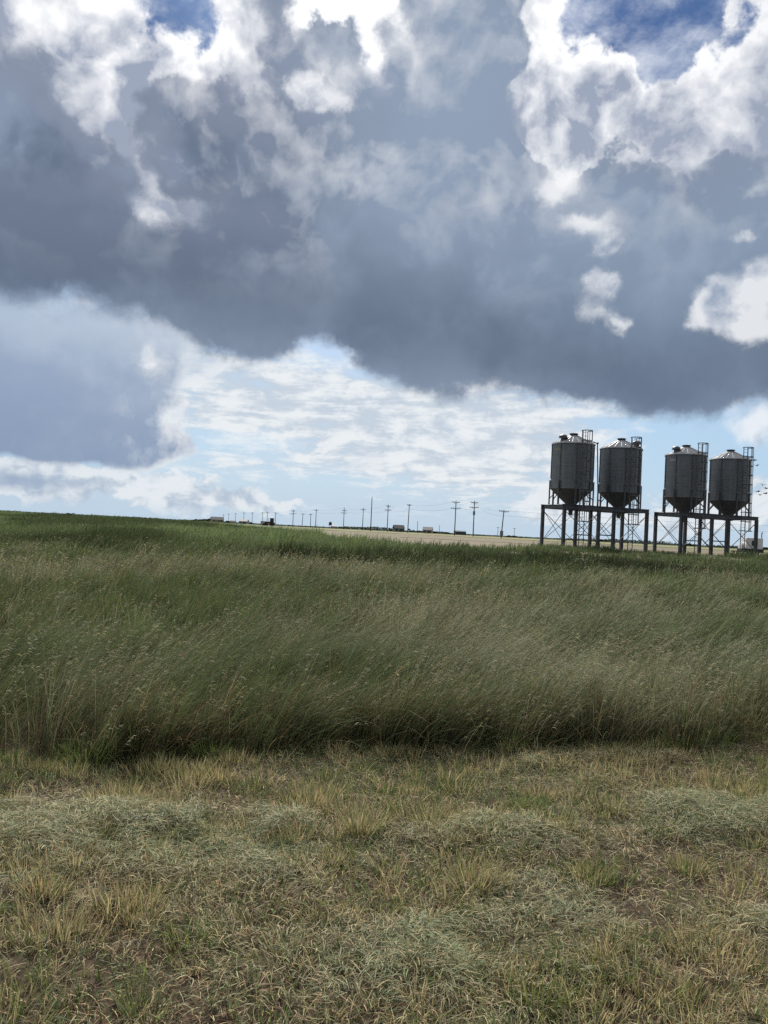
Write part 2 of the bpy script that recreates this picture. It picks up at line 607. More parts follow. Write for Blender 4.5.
def build_ground():
    ys = [-20000, -5000, -800, -150, -40, -12, -4] + [-1 + 0.06 * i for i in range(150)] + steps(8.0, 40000, 0.25, 1.035)
    h = [0.0] + steps(0.07, 40000, 0.07, 1.06)
    xs = [-v for v in h[:0:-1]] + h
    tag(grid_sheet('ground', np.array(xs), np.array(ys), gz, soil_mat()), kind='structure')

    # strips of bare and stubble field beyond the grass, each a sheet a little above the ground
    def strip(name, near, far, mat, lift):
        """near / far: [(x, y)] polylines of the two edges, left to right."""
        n, rows = 160, 40
        nx, ny = np.array(near).T
        fx, fy = np.array(far).T
        t = np.linspace(0, 1, n)
        tn, tf = np.linspace(0, 1, len(nx)), np.linspace(0, 1, len(fx))
        A = np.stack([np.interp(t, tn, nx), np.interp(t, tn, ny)], 1)
        B = np.stack([np.interp(t, tf, fx), np.interp(t, tf, fy)], 1)
        s = np.linspace(0, 1, rows)[:, None, None]
        P = A[None] * (1 - s) + B[None] * s
        v = np.concatenate([P.reshape(-1, 2), (gz(P[..., 0], P[..., 1]) + lift).reshape(-1, 1)], 1)
        i = (np.arange(rows - 1)[:, None] * n + np.arange(n - 1)[None, :]).ravel()
        q = np.stack([i, i + 1, i + n + 1, i + n], 1)
        return tag(mesh_np(name, v, q.ravel(), np.arange(len(q)) * 4, mat, smooth_shade=True), kind='structure')

    dirt = field_mat('bare_field', [(0.3, (.085, .072, .048)), (0.7, (.140, .118, .080))], 0.2, (0.25, 1, 1))
    stubble = field_mat('stubble_field', [(0.3, (.10, .10, .045)), (0.7, (.20, .18, .09))], 0.1, (0.2, 1, 1))
    strip('bare_field', [(-14, 112), (-5, 66), (6, 49), (20, 49), (70, 58), (130, 60)], [(-15, 118), (-8, 165), (10, 175), (60, 140), (190, 120)], dirt, 0.03)
    strip('stubble_field', [(-10, 190), (20, 195), (110, 165), (260, 150)], [(-60, 330), (40, 330), (200, 300), (420, 280)], stubble, 0.03)
    strip('dirt_track', [(2, 92), (30, 84), (75, 84), (150, 90)], [(2, 95), (30, 88), (75, 89), (150, 97)],
          field_mat('track', [(0.3, (.09, .08, .045)), (0.7, (.15, .13, .07))], 0.3), 0.06)
    strip('crop_field', [(-500, 420), (-100, 420), (100, 420), (600, 400)], [(-1500, 1600), (-300, 1600), (300, 1600), (1800, 1600)],
          field_mat('crop_green', [(0.3, (.045, .065, .028)), (0.7, (.085, .10, .05))], 0.02), 0.05)
# ------------------------------------------------------------------ grass
def leaf_mat(name, gloss=0.12, trans=0.35):
    m = bpy.data.materials.new(name)
    m.use_nodes = True
    nt = m.node_tree
    nt.nodes.clear()
    at_ = nt.nodes.new('ShaderNodeAttribute')
    at_.attribute_name = 'tint'
    d = nt.nodes.new('ShaderNodeBsdfPrincipled')
    d.inputs['Roughness'].default_value = 0.7
    d.inputs['Specular IOR Level'].default_value = gloss
    t = nt.nodes.new('ShaderNodeBsdfTranslucent')
    mx = nt.nodes.new('ShaderNodeMixShader')
    mx.inputs[0].default_value = trans
    o = nt.nodes.new('ShaderNodeOutputMaterial')
    nt.links.new(at_.outputs['Color'], d.inputs['Base Color'])
    nt.links.new(at_.outputs['Color'], t.inputs['Color'])
    nt.links.new(d.outputs[0], mx.inputs[1])
    nt.links.new(t.outputs[0], mx.inputs[2])
    nt.links.new(mx.outputs[0], o.inputs[0])
    return m


class Blades:
    """Collects many ribbons: each one bends, tapers and has its own colour."""

    def __init__(s):
        s.v, s.c, s.l, s.p, s.n, s.nl = [], [], [], [], 0, 0

    def ribbons(s, pts, side, width, col):
        """pts (N,K,3), side (N,K,3) unit, width (N,K), col (N,K,3); the last point is a tip."""
        N, K = pts.shape[:2]
        if N == 0:
            return
        off = side * width[..., None] * 0.5
        a, b = pts - off, pts + off
        V_ = np.empty((N, 2 * K - 1, 3))
        C_ = np.empty((N, 2 * K - 1, 3))
        V_[:, 0:2 * K - 2:2], V_[:, 1:2 * K - 2:2] = a[:, :-1], b[:, :-1]
        C_[:, 0:2 * K - 2:2], C_[:, 1:2 * K - 2:2] = col[:, :-1], col[:, :-1]
        V_[:, -1], C_[:, -1] = pts[:, -1], col[:, -1]
        loc = []
        st = []
        for k in range(K - 2):
            st.append(len(loc))
            loc += [2 * k, 2 * k + 1, 2 * k + 3, 2 * k + 2]
        st.append(len(loc))
        loc += [2 * K - 4, 2 * K - 3, 2 * K - 2]
        loc, st = np.array(loc), np.array(st)
        base = s.n + np.arange(N) * (2 * K - 1)
        s.l.append((base[:, None] + loc[None]).ravel())
        s.p.append((s.nl + np.arange(N)[:, None] * len(loc) + st[None]).ravel())
        s.v.append(V_.reshape(-1, 3))
        s.c.append(C_.reshape(-1, 3))
        s.n += N * (2 * K - 1)
        s.nl += N * len(loc)

    def blades(s, x, y, z, h, w, head, lean, droop, c0, c1, K=4, flat=0.0, power=1.7):
        """Upright blades: head = bearing of the lean, lean = sideways reach / height, droop bends the tip down."""
        N = len(x)
        t = np.linspace(0, 1, K)[None, :]
        H = h[:, None]
        r = lean[:, None] * H * t ** power
        zz = H * (t - droop[:, None] * t ** 3)
        pts = np.stack([x[:, None] + np.cos(head)[:, None] * r, y[:, None] + np.sin(head)[:, None] * r, z[:, None] + zz], -1)
        yaw = RNG.uniform(0, math.pi, N)
        # ribbons are turned mostly across the view in no special direction
        side = np.stack([np.cos(yaw), np.sin(yaw), np.zeros(N)], -1)[:, None, :] * np.ones((1, K, 1))
        ww = w[:, None] * (1 - 0.75 * t ** 2)
        tt = t[..., None]
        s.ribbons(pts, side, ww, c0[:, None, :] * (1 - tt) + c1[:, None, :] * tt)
        return pts

    def build(s, name, mat, kind='stuff'):
        return tag(mesh_np(name, np.concatenate(s.v), np.concatenate(s.l), np.concatenate(s.p), mat, np.concatenate(s.c)), kind=kind)


def scatter(y0, y1, dens, margin=1.6, xlim=None, spread=0.53):
    """Random spots over the wedge of ground in and beside the view; dens(y) per square metre."""
    out = []
    yy = np.arange(y0, y1, max(0.25, (y1 - y0) / 60))
    dy = yy[1] - yy[0]
    for a in yy:
        hw = spread * (a + dy) + margin
        n = RNG.poisson(dens(a + dy / 2) * 2 * hw * dy)
        out.append(np.stack([RNG.uniform(-hw, hw, n), a + RNG.uniform(0, dy, n)], 1))
    p = np.concatenate(out)
    return p[:, 0], p[:, 1]


def pick(n, palette, weights):
    """n colours from a palette with a little spread."""
    w = np.array(weights, float)
    i = RNG.choice(len(palette), n, p=w / w.sum())
    c = np.array(palette)[i]
    return c * RNG.uniform(0.75, 1.25, (n, 1)) * RNG.uniform(0.93, 1.07, (n, 3))


def lerp3(a, b, f):
    return a * (1 - f[:, None]) + b * f[:, None]


STRAW, TAN = (.46, .385, .21), (.33, .245, .13)
FRESH, GREEN, DULL = (.125, .175, .045), (.075, .110, .036), (.110, .150, .084)
HAY, HAYG, RUST, BROWN = (.30, .28, .165), (.185, .205, .110), (.125, .080, .046), (.052, .037, .024)


def build_mown():
    b = Blades()
    # --- stubble standing in tufts
    cx, cy = scatter(1.0, 8.0, lambda y: 50.0, 1.2)
    ok = cy < edge_y(cx) + 0.15
    cx, cy = cx[ok], cy[ok]
    dry = fnoise(cx, cy, 1.3, 31)
    keep = RNG.random(len(cx)) < 0.45 + 0.9 * smooth(fnoise(cx, cy * 1.6, 0.8, 33), 0.35, 0.62)
    cx, cy, dry = cx[keep], cy[keep], dry[keep]
    nb = RNG.integers(16, 52, len(cx))
    idx = np.repeat(np.arange(len(cx)), nb)
    n = len(idx)
    rad = RNG.uniform(0.03, 0.105, len(cx))[idx] * np.sqrt(RNG.random(n))
    ang = RNG.uniform(0, 2 * math.pi, n)
    x, y = cx[idx] + rad * np.cos(ang), cy[idx] + rad * np.sin(ang)
    h = RNG.uniform(0.05, 0.15, len(cx))[idx] * RNG.uniform(0.5, 1.15, n)
    isdry = (RNG.random(len(cx)) < smooth(dry, 0.30, 0.56) * 0.9)[idx]
    c1 = np.where((isdry & (RNG.random(n) < 0.85))[:, None], pick(n, [STRAW, TAN, HAY], [5, 4, 2]), pick(n, [FRESH, GREEN, DULL, STRAW], [4, 3, 3, 1]))
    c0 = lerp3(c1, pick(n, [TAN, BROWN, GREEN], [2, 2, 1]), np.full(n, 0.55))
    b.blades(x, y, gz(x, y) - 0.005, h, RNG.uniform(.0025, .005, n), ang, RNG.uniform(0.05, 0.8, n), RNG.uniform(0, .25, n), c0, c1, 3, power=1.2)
    # --- larger tufts the mower left standing, straw at the tips
    cx, cy = scatter(1.0, 8.0, lambda y: 14.0, 1.2)
    ok = (cy < edge_y(cx) + 0.1) & (RNG.random(len(cx)) < 0.25 + smooth(fnoise(cx, cy * 1.5, 0.7, 35), .36, .60))
    cx, cy = cx[ok], cy[ok]
    T = len(cx)
    idx = np.repeat(np.arange(T), RNG.integers(80, 220, T))
    n = len(idx)
    R0 = RNG.uniform(.06, .17, T)
    rr = np.sqrt(RNG.random(n))
    ang = RNG.uniform(0, 6.283, n)
    x, y = cx[idx] + R0[idx] * rr * np.cos(ang) * 1.3, cy[idx] + R0[idx] * rr * np.sin(ang)
    h = RNG.uniform(.075, .165, T)[idx] * RNG.uniform(.5, 1.1, n) * (1 - .25 * rr)
    strawy = (RNG.random(T) < .76)[idx]
    c1 = np.where((strawy & (RNG.random(n) < .82))[:, None], pick(n, [STRAW, TAN, HAY], [5, 3, 2]), pick(n, [FRESH, GREEN, DULL, (.20, .21, .07)], [4, 2, 2, 3]))
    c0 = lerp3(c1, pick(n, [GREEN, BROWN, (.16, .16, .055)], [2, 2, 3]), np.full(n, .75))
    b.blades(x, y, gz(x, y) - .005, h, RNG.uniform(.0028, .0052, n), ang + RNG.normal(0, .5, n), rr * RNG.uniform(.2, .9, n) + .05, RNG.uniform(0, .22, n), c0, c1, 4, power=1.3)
    # --- fresh short grass growing through
    x, y = scatter(1.0, 8.0, lambda y: 2200.0, 1.2)
    ok = (y < edge_y(x) + 0.2) & (RNG.random(len(x)) < 0.14 + 0.7 * smooth(fnoise(x, y, 0.9, 41), 0.44, 0.68))
    x, y = x[ok], y[ok]
    n = len(x)
    c1 = pick(n, [FRESH, GREEN, DULL, STRAW], [4, 3, 3, 2])
    b.blades(x, y, gz(x, y) - 0.004, RNG.uniform(.03, .10, n), RNG.uniform(.003, .0055, n), RNG.uniform(0, 6.28, n), RNG.uniform(.2, 1.3, n), RNG.uniform(0, .4, n), c1 * 0.8, c1, 4)
    b.c = [k * 1.08 for k in b.c]
    b.build('mown_grass', leaf_mat('stubble'))

    # --- cut hay lying about, heaped in rough rows along the mower's path
    b = Blades()
    x, y = scatter(1.0, 8.0, lambda y: 12500.0 if y > 2 else 5000.0, 1.2)
    v = y - 0.24 * x + 0.5 * (fnoise(x, y, 0.7, 55) - 0.5)
    row = np.exp(-((v - 4.05) / 0.36) ** 2) + 0.9 * np.exp(-((v - 2.95) / 0.32) ** 2) * smooth(x, -0.3, 0.5) + 0.5 * np.exp(-((v - 2.25) / .2) ** 2) + 0.5 * np.exp(-((v - 5.1) / .2) ** 2) * smooth(x, 0.2, 1.5)
    patch = smooth(fnoise(x, y * 1.4, 1.1, 51, 4), 0.44, 0.66)
    m = np.clip(0.26 + 0.62 * row * (0.45 + 0.75 * smooth(fnoise(x, y, 1.6, 58, 2), 0.34, 0.60)) + 0.30 * patch * smooth(fnoise(x, y, 2.6, 63, 2), .35, .6), 0, 1.2)
    ok = (RNG.random(len(x)) < m) & (y < edge_y(x) + 0.1)
    x, y, m = x[ok], y[ok], m[ok]
    n = len(x)
    L = RNG.uniform(.03, .105, n)
    # locks of hay share a heading
    head = fnoise(x, y, 2.4, 61) * 14 + RNG.normal(0, 0.9, n)
    bump = fnoise(x, y, 3.2, 52, 3)
    hz = gz(x, y) + 0.006 + np.clip(m - 0.15, 0, 1) * (0.02 + 0.10 * smooth(bump, 0.35, 0.46)) * RNG.random(n) ** 0.5
    K = 5
    t = np.linspace(-0.5, 0.5, K)[None]
    bend = RNG.normal(0, 0.6, n)[:, None]
    ph = head[:, None] + bend * t
    px_ = x[:, None] + np.cumsum(np.cos(ph), 1) * (L / K)[:, None]
    py_ = y[:, None] + np.cumsum(np.sin(ph), 1) * (L / K)[:, None]
    lift = RNG.normal(0, 0.10, n)[:, None] * L[:, None] * 2 * t + (0.25 - t * t) * RNG.normal(0.12, .10, n)[:, None] * L[:, None] * 2
    hz2 = np.maximum(hz[:, None] + lift, gz(px_, py_) + 0.003)
    pts = np.stack([px_, py_, hz2], -1)
    tilt = RNG.normal(0, 0.6, n)
    side = np.stack([-np.sin(ph) * np.cos(tilt)[:, None], np.cos(ph) * np.cos(tilt)[:, None], np.sin(tilt)[:, None] * np.ones((1, K))], -1)
    grey = smooth(m, 0.3, 0.9)
    col = lerp3(pick(n, [TAN, BROWN, RUST, HAY, STRAW, HAYG], [4, 5, 6, 2, 1.5, 1.5]), pick(n, [HAY, HAYG, DULL, TAN], [3, 6, 3, 1.5]), np.clip(grey + RNG.normal(0, .25, n), 0, 1))
    w = RNG.uniform(.0012, .0028, n)[:, None] * np.array([[.7, 1, 1, .9, .3]])
    b.ribbons(pts, side, w, np.repeat(col[:, None], K, 1))
    b.c = [k * 1.08 for k in b.c]
    b.build('hay_clippings', leaf_mat('hay', 0.2, 0.2))


def tall_height(x, y):
    return 0.66 + 0.45 * (fnoise(x, y, 0.35, 71, 3) - 0.42)


def build_tall():
    b = Blades()
    # (from, to, tussocks per m2, blades each, spread, width, points, spikelets)
    for (y0, y1, per, nb, spread, wmin, K, heads) in ((4.0, 9.0, 16, 120, .15, .0036, 6, 5), (9.0, 15.0, 11, 78, .18, .0058, 5, 3),
                                                     (15.0, 24.0, 6.5, 52, .25, .0115, 4, 1), (24.0, 36.0, 4, 42, .34, .019, 4, 1)):
        tx, ty = scatter(y0, y1, lambda q: per, 2.2)
        ok = (ty > edge_y(tx) + 0.02) & (RNG.random(len(tx)) < 0.45 + 0.7 * smooth(fnoise(tx, ty, 0.8, 77, 2), .32, .55))
        tx, ty = tx[ok], ty[ok]
        if y0 < 5:           # a close first row along the mower's last pass
            fx = RNG.uniform(-6, 6.5, 150)
            tx, ty = np.concatenate([tx, fx]), np.concatenate([ty, edge_y(fx) + RNG.uniform(-.08, .55, 150)])
        T = len(tx)
        lush_t = smooth(fnoise(tx, ty * 0.7, 0.30, 81, 3) + RNG.normal(0, .05, T), 0.40, 0.60)
        dry_t = 0.75 * smooth(fnoise(tx, ty * 0.5, 0.42, 83, 3) + RNG.normal(0, .07, T), 0.53, 0.72) * (1 - .7 * lush_t)
        # farther in the seed heads have ripened
        dry_t = np.clip(dry_t + .45 * smooth(ty, 8, 18) * (1 - .75 * lush_t) * smooth(fnoise(tx, ty * .5, .25, 87, 3), .30, .52), 0, 1)
        # a drier, browner fringe along the mown edge
        fringe = 1 - smooth(ty - edge_y(tx), 0.1, 1.1)
        gust = fnoise(tx, ty, 0.55, 85, 2)
        ht_t = tall_height(tx, ty) * RNG.uniform(.48, 1.34, T) * (1 + 0.06 * fringe)
        lean_t = np.clip(0.50 + (gust - .5) * 1.5 + RNG.normal(0, .18, T), .06, 1.5)
        head_t = RNG.normal(-0.10, 0.40, T) + (gust - .5) * 1.4
        i = np.repeat(np.arange(T), RNG.poisson(nb, T))
        n = len(i)
        r, a = np.abs(RNG.normal(0, spread, n)), RNG.uniform(0, 6.283, n)
        x, y = tx[i] + r * np.cos(a), ty[i] + r * np.sin(a)
        lush, dry = lush_t[i], dry_t[i]
        hh = ht_t[i] * RNG.uniform(.42, 1.06, n) * (1 - .35 * np.clip(r / spread / 2.5, 0, 1))
        stalk = RNG.random(n) < (0.05 + 0.20 * dry) * (1 - .8 * lush)
        mid = lerp3(pick(n, [DULL, GREEN, HAYG, FRESH], [5, 3.5, 2, 1.6]), pick(n, [HAY, HAYG, TAN, DULL, GREEN], [1.6, 4, .7, 4, 1]), dry)
        leafc = lerp3(mid, pick(n, [FRESH, GREEN, DULL], [1.5, 4, 2.5]), lush)
        rusty = RNG.random(n) < .07 + .20 * fringe[i]
        leafc = np.where(rusty[:, None], pick(n, [RUST, TAN, BROWN], [3, 2, 3]), leafc)
        c1 = np.where(stalk[:, None], pick(n, [HAY, TAN, HAYG, (.40, .38, .28)], [4, 1.5, 3, 3]), leafc)
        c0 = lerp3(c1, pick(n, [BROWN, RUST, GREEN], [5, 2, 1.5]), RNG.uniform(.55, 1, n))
        # the tussock fans out and the wind combs it to the right
        ux = lean_t[i] * np.cos(head_t[i]) + np.cos(a) * r / spread * .22 + RNG.normal(0, .13, n)
        uy = lean_t[i] * np.sin(head_t[i]) + np.sin(a) * r / spread * .22 + RNG.normal(0, .13, n)
        head, lean = np.arctan2(uy, ux), np.hypot(ux, uy)
        lean = np.where(stalk, lean * .8, lean)
        droop = np.where(stalk, RNG.uniform(0, .10, n), RNG.uniform(.03, .45, n) * (.5 + .8 * lean))
        droop = np.clip(droop, 0, .6)
        w = np.where(stalk, wmin * .7, wmin * RNG.uniform(.7, 1.6, n))
        hh = np.where(stalk, hh * 1.15, hh)
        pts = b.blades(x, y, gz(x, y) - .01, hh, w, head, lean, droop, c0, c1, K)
        # seed heads: small spikelets up the tips of the stalks
        tip, prev = pts[stalk][:, -1], pts[stalk][:, -2]
        for k in range(heads if len(tip) else 0):
            f = RNG.uniform(-.10, .95, (len(tip), 1))
            q0 = tip + (prev - tip) * f
            ln = RNG.uniform(.018, .045, len(tip)) * (1 + .9 * (heads == 1))
            hd = head[stalk] + RNG.normal(0, .9, len(tip))
            d = np.stack([np.cos(hd), np.sin(hd), RNG.uniform(-.2, .9, len(tip))], -1)
            q = np.stack([q0, q0 + d * ln[:, None] * .55, q0 + d * ln[:, None] - np.array([0, 0, .012])], 1)
            sd = np.stack([-np.sin(hd) * .4, np.cos(hd) * .4, np.ones_like(hd) * .9], -1)[:, None] * np.ones((1, 3, 1))
            wd = np.stack([np.full(len(tip), wmin * .6), np.full(len(tip), max(wmin * .9, .0035)), np.zeros(len(tip))], 1)
            cc = pick(len(tip), [HAY, STRAW, TAN, (.42, .40, .30)], [4, 1.5, 1.5, 4])
            b.ribbons(q, sd, wd, np.repeat(cc[:, None], 3, 1))
    # broken and fallen stems tangled along the front
    x, y = scatter(4.0, 8.5, lambda q: 260, 1.6)
    e = edge_y(x)
    ok = (y > e - 0.10) & (y < e + 0.7)
    x, y = x[ok], y[ok]
    n = len(x)
    c = pick(n, [BROWN, RUST, TAN, HAY], [4, 3, 3, 1])
    b.blades(x, y, gz(x, y) + RNG.uniform(0, .12, n), RNG.uniform(.08, .30, n), RNG.uniform(.0025, .0045, n), RNG.uniform(0, 6.28, n), RNG.uniform(.5, 1.7, n), RNG.uniform(.1, .7, n), c, c, 5, power=1.2)
    b.build('tall_grass', leaf_mat('tall_grass', 0.08, 0.30))

    # bright low tufts at the foot of the tall grass
    b = Blades()
    cx = RNG.uniform(-5.5, 6.0, 46)
    cy = edge_y(cx) + RNG.normal(0.0, 0.16, 46)
    nb = RNG.integers(40, 130, 46)
    idx = np.repeat(np.arange(46), nb)
    n = len(idx)
    rad = RNG.uniform(0.05, 0.22, 46)[idx] * np.sqrt(RNG.random(n))
    ang = RNG.uniform(0, 6.28, n)
    x, y = cx[idx] + rad * np.cos(ang), cy[idx] + rad * np.sin(ang) * 0.7
    c = pick(n, [FRESH, GREEN, (.11, .15, .04)], [4, 2, 3])
    b.blades(x, y, gz(x, y), RNG.uniform(.07, .25, 46)[idx] * RNG.uniform(.5, 1.1, n), RNG.uniform(.004, .008, n), ang, RNG.uniform(.1, .9, n), RNG.uniform(0, .5, n), c * .8, c, 5)
    b.build('fresh_grass', leaf_mat('fresh_grass', 0.2, 0.40))


def band_near(x):
    return 31.0 + 5 * (fnoise(x, 0, 0.12, 91) - .5)


def build_band():
    """The darker, taller growth beyond the meadow and up to the field on the left."""
    b = Blades()
    for (y0, y1, dens, wmin) in ((28, 44, 130, .030), (44, 66, 60, .045), (66, 110, 16, .08)):
        x, y = scatter(y0, y1, lambda q: dens, 4)
        left = smooth(-x - 0.10 * y, -3, 6)
        far_edge = 53 + 6 * (fnoise(x, 0, .1, 93) - .5) + 62 * left + 9 * smooth(x, 8, 14)
        ok = (y > band_near(x)) & (y < far_edge)
        # leave the pad under the bins nearly bare
        bare = (x > 10) & (y > 62)
        ok &= ~bare | (RNG.random(len(x)) < 0.5)
        dn = fnoise(x, y, .3, 95, 3)
        ok &= RNG.random(len(x)) < 0.35 + .8 * smooth(dn, .3, .55)
        x, y, left, dn, bare = x[ok], y[ok], left[ok], dn[ok], bare[ok]
        n = len(x)
        front = 1 - smooth(y - band_near(x), 2, 9)
        h = (0.62 + 0.22 * front + 0.75 * (dn - .45)) * RNG.uniform(.55, 1.15, n)
        clump = smooth(fnoise(x, y, .55, 97, 2), .55, .75)
        h = h * (0.82 + 0.5 * clump)
        h = np.where(y > 52, h * (1 - 0.35 * left), h)
        h = np.where(x > -2, h - 0.14 * smooth(x, -2, 4), h)
        h = np.where(x > 9, h * 0.9, h)
        h = np.where(bare, h * 0.4, h)
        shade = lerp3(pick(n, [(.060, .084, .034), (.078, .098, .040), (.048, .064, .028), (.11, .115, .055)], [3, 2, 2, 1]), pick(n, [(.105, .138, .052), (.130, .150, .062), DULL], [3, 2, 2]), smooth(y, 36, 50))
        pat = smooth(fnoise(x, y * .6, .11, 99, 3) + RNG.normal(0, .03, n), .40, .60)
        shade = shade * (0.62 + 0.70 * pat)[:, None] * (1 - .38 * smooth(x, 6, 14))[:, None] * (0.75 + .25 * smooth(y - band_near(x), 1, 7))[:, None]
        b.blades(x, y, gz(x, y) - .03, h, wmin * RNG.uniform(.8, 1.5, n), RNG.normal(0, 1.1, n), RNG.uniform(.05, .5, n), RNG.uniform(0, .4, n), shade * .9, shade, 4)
    b.build('dark_weeds', leaf_mat('weeds', 0.15, 0.3))
# ------------------------------------------------------------------ solid pieces
class MB:
    """Gathers boxes, tubes and lathed shapes into one mesh."""

    def __init__(s):
        s.bm = bmesh.new()

    def box(s, c, size, rot=None, bevel=0.0):
        r = bmesh.ops.create_cube(s.bm, size=1.0)
        M = Matrix.Translation(c) @ (rot.to_4x4() if rot else Matrix.Identity(4)) @ Matrix.Diagonal((*size, 1))
        bmesh.ops.transform(s.bm, matrix=M, verts=r['verts'])
        if bevel:
            e = list({e for v in r['verts'] for e in v.link_edges})
            bmesh.ops.bevel(s.bm, geom=e, offset=bevel, segments=2, affect='EDGES', profile=0.7)
        return s

    def tube(s, a, b, r0, r1=None, seg=10, caps=True):
        a, b = Vector(a), Vector(b)
        r1 = r0 if r1 is None else r1
        d = b - a
        M = Matrix.Translation((a + b) / 2) @ d.to_track_quat('Z', 'Y').to_matrix().to_4x4()
        bmesh.ops.create_cone(s.bm, cap_ends=caps, segments=seg, radius1=r0, radius2=r1, depth=d.length, matrix=M)
        return s

    def bar(s, a, b, w, h):
        """A rectangular bar, w across and h upright."""
        a, b = Vector(a), Vector(b)
        d = b - a
        x = d.normalized()
        up = Vector((0, 0, 1)) if abs(x.z) < 0.95 else Vector((0, 1, 0))
        y = up.cross(x).normalized()
        z = x.cross(y)
        rot = Matrix((x, y, z)).transposed()
        return s.box((a + b) / 2, (d.length, w, h), rot)

    def ibeam(s, a, b, w, h, t=0.03):
        a, b = Vector(a), Vector(b)
        up = Vector((0, 0, 1))
        s.bar(a, b, t, h - 2 * t)
        s.bar(a + up * (h / 2 - t / 2), b + up * (h / 2 - t / 2), w, t)
        s.bar(a - up * (h / 2 - t / 2), b - up * (h / 2 - t / 2), w, t)
        return s

    def lathe(s, prof, seg=48, centre=(0, 0)):
        rings = []
        for r, z in prof:
            rings.append([s.bm.verts.new((centre[0] + r * math.cos(2 * math.pi * k / seg), centre[1] + r * math.sin(2 * math.pi * k / seg), z)) for k in range(seg)])
        for A, B in zip(rings, rings[1:]):
            for k in range(seg):
                f = s.bm.faces.new((A[k], A[(k + 1) % seg], B[(k + 1) % seg], B[k]))
                f.smooth = True
        return s

    def ball(s, c, r, sc=(1, 1, 1), seg=16):
        bmesh.ops.create_uvsphere(s.bm, u_segments=seg, v_segments=seg // 2, radius=r,
                                  matrix=Matrix.Translation(c) @ Matrix.Diagonal((*sc, 1)))
        return s

    def build(s, name, mat, parent=None, loc=None):
        me = bpy.data.meshes.new(name)
        bmesh.ops.recalc_face_normals(s.bm, faces=s.bm.faces)
        s.bm.to_mesh(me)
        s.bm.free()
        me.materials.append(mat)
        o = link(bpy.data.objects.new(name, me))
        o.parent = parent
        if loc is not None:
            o.location = loc
        return o


def empty(name, loc, rz=0.0):
    o = bpy.data.objects.new(name, None)
    o.empty_display_size = 0.3
    o.location = loc
    o.rotation_euler = (0, 0, rz)
    return link(o)


def copy_tree(o, parent=None):
    c = o.copy()
    link(c)
    c.parent = parent
    for ch in list(o.children):
        copy_tree(ch, c)
    return c


def paint(name, col, rough=0.6, metal=0.0, var=0.25, scale=3.0, sc3=(1, 1, 1), obj=True, bump=0.0):
    """Plain weathered finish: the colour wanders a little over the surface."""
    m, nt, b = mat_new(name)
    vec = None
    if obj:
        vec = nt.nodes.new('ShaderNodeTexCoord').outputs['Object']
    a = tex(nt, 'ShaderNodeTexNoise', scale, 6, 0.65, vec, sc3)
    lo, hi = tuple(c * (1 - var) for c in col), tuple(min(1, c * (1 + var)) for c in col)
    nt.links.new(ramp(nt, a, [(0.32, lo), (0.68, hi)]), b.inputs['Base Color'])
    b.inputs['Roughness'].default_value = rough
    b.inputs['Metallic'].default_value = metal
    if bump:
        bp = nt.nodes.new('ShaderNodeBump')
        bp.inputs['Strength'].default_value = bump
        bp.inputs['Distance'].default_value = 0.01
        nt.links.new(a, bp.inputs['Height'])
        nt.links.new(bp.outputs[0], b.inputs['Normal'])
    return m


def galvanised(name, base, rough, metal, corrugate):
    """Weathered zinc sheet: spangled panels, rain streaks and, on walls, rolled corrugations."""
    m, nt, b = mat_new(name)
    co = nt.nodes.new('ShaderNodeTexCoord').outputs['Object']
    streak = tex(nt, 'ShaderNodeTexNoise', 2.2, 6, 0.6, co, (2.6, 2.6, 0.16))
    blot = tex(nt, 'ShaderNodeTexNoise', 0.9, 5, 0.6, co)
    c1 = ramp(nt, streak, [(0.30, tuple(v * .80 for v in base)), (0.55, base), (0.75, tuple(v * 1.12 for v in base))])
    c2 = ramp(nt, blot, [(0.35, (.84, .84, .84)), (0.65, (1.06, 1.06, 1.06))])
    nt.links.new(mix_rgb(nt, 1.0, c1, c2, 'MULTIPLY'), b.inputs['Base Color'])
    b.inputs['Metallic'].default_value = metal
    b.inputs['Roughness'].default_value = rough
    if corrugate:
        w = nt.nodes.new('ShaderNodeTexWave')
        w.bands_direction = 'Z'
        w.inputs['Scale'].default_value = 3.1
        nt.links.new(co, w.inputs['Vector'])
        bp = nt.nodes.new('ShaderNodeBump')
        bp.inputs['Strength'].default_value = 0.15
        bp.inputs['Distance'].default_value = 0.012
        nt.links.new(w.outputs['Fac'], bp.inputs['Height'])
        nt.links.new(bp.outputs[0], b.inputs['Normal'])
    return m


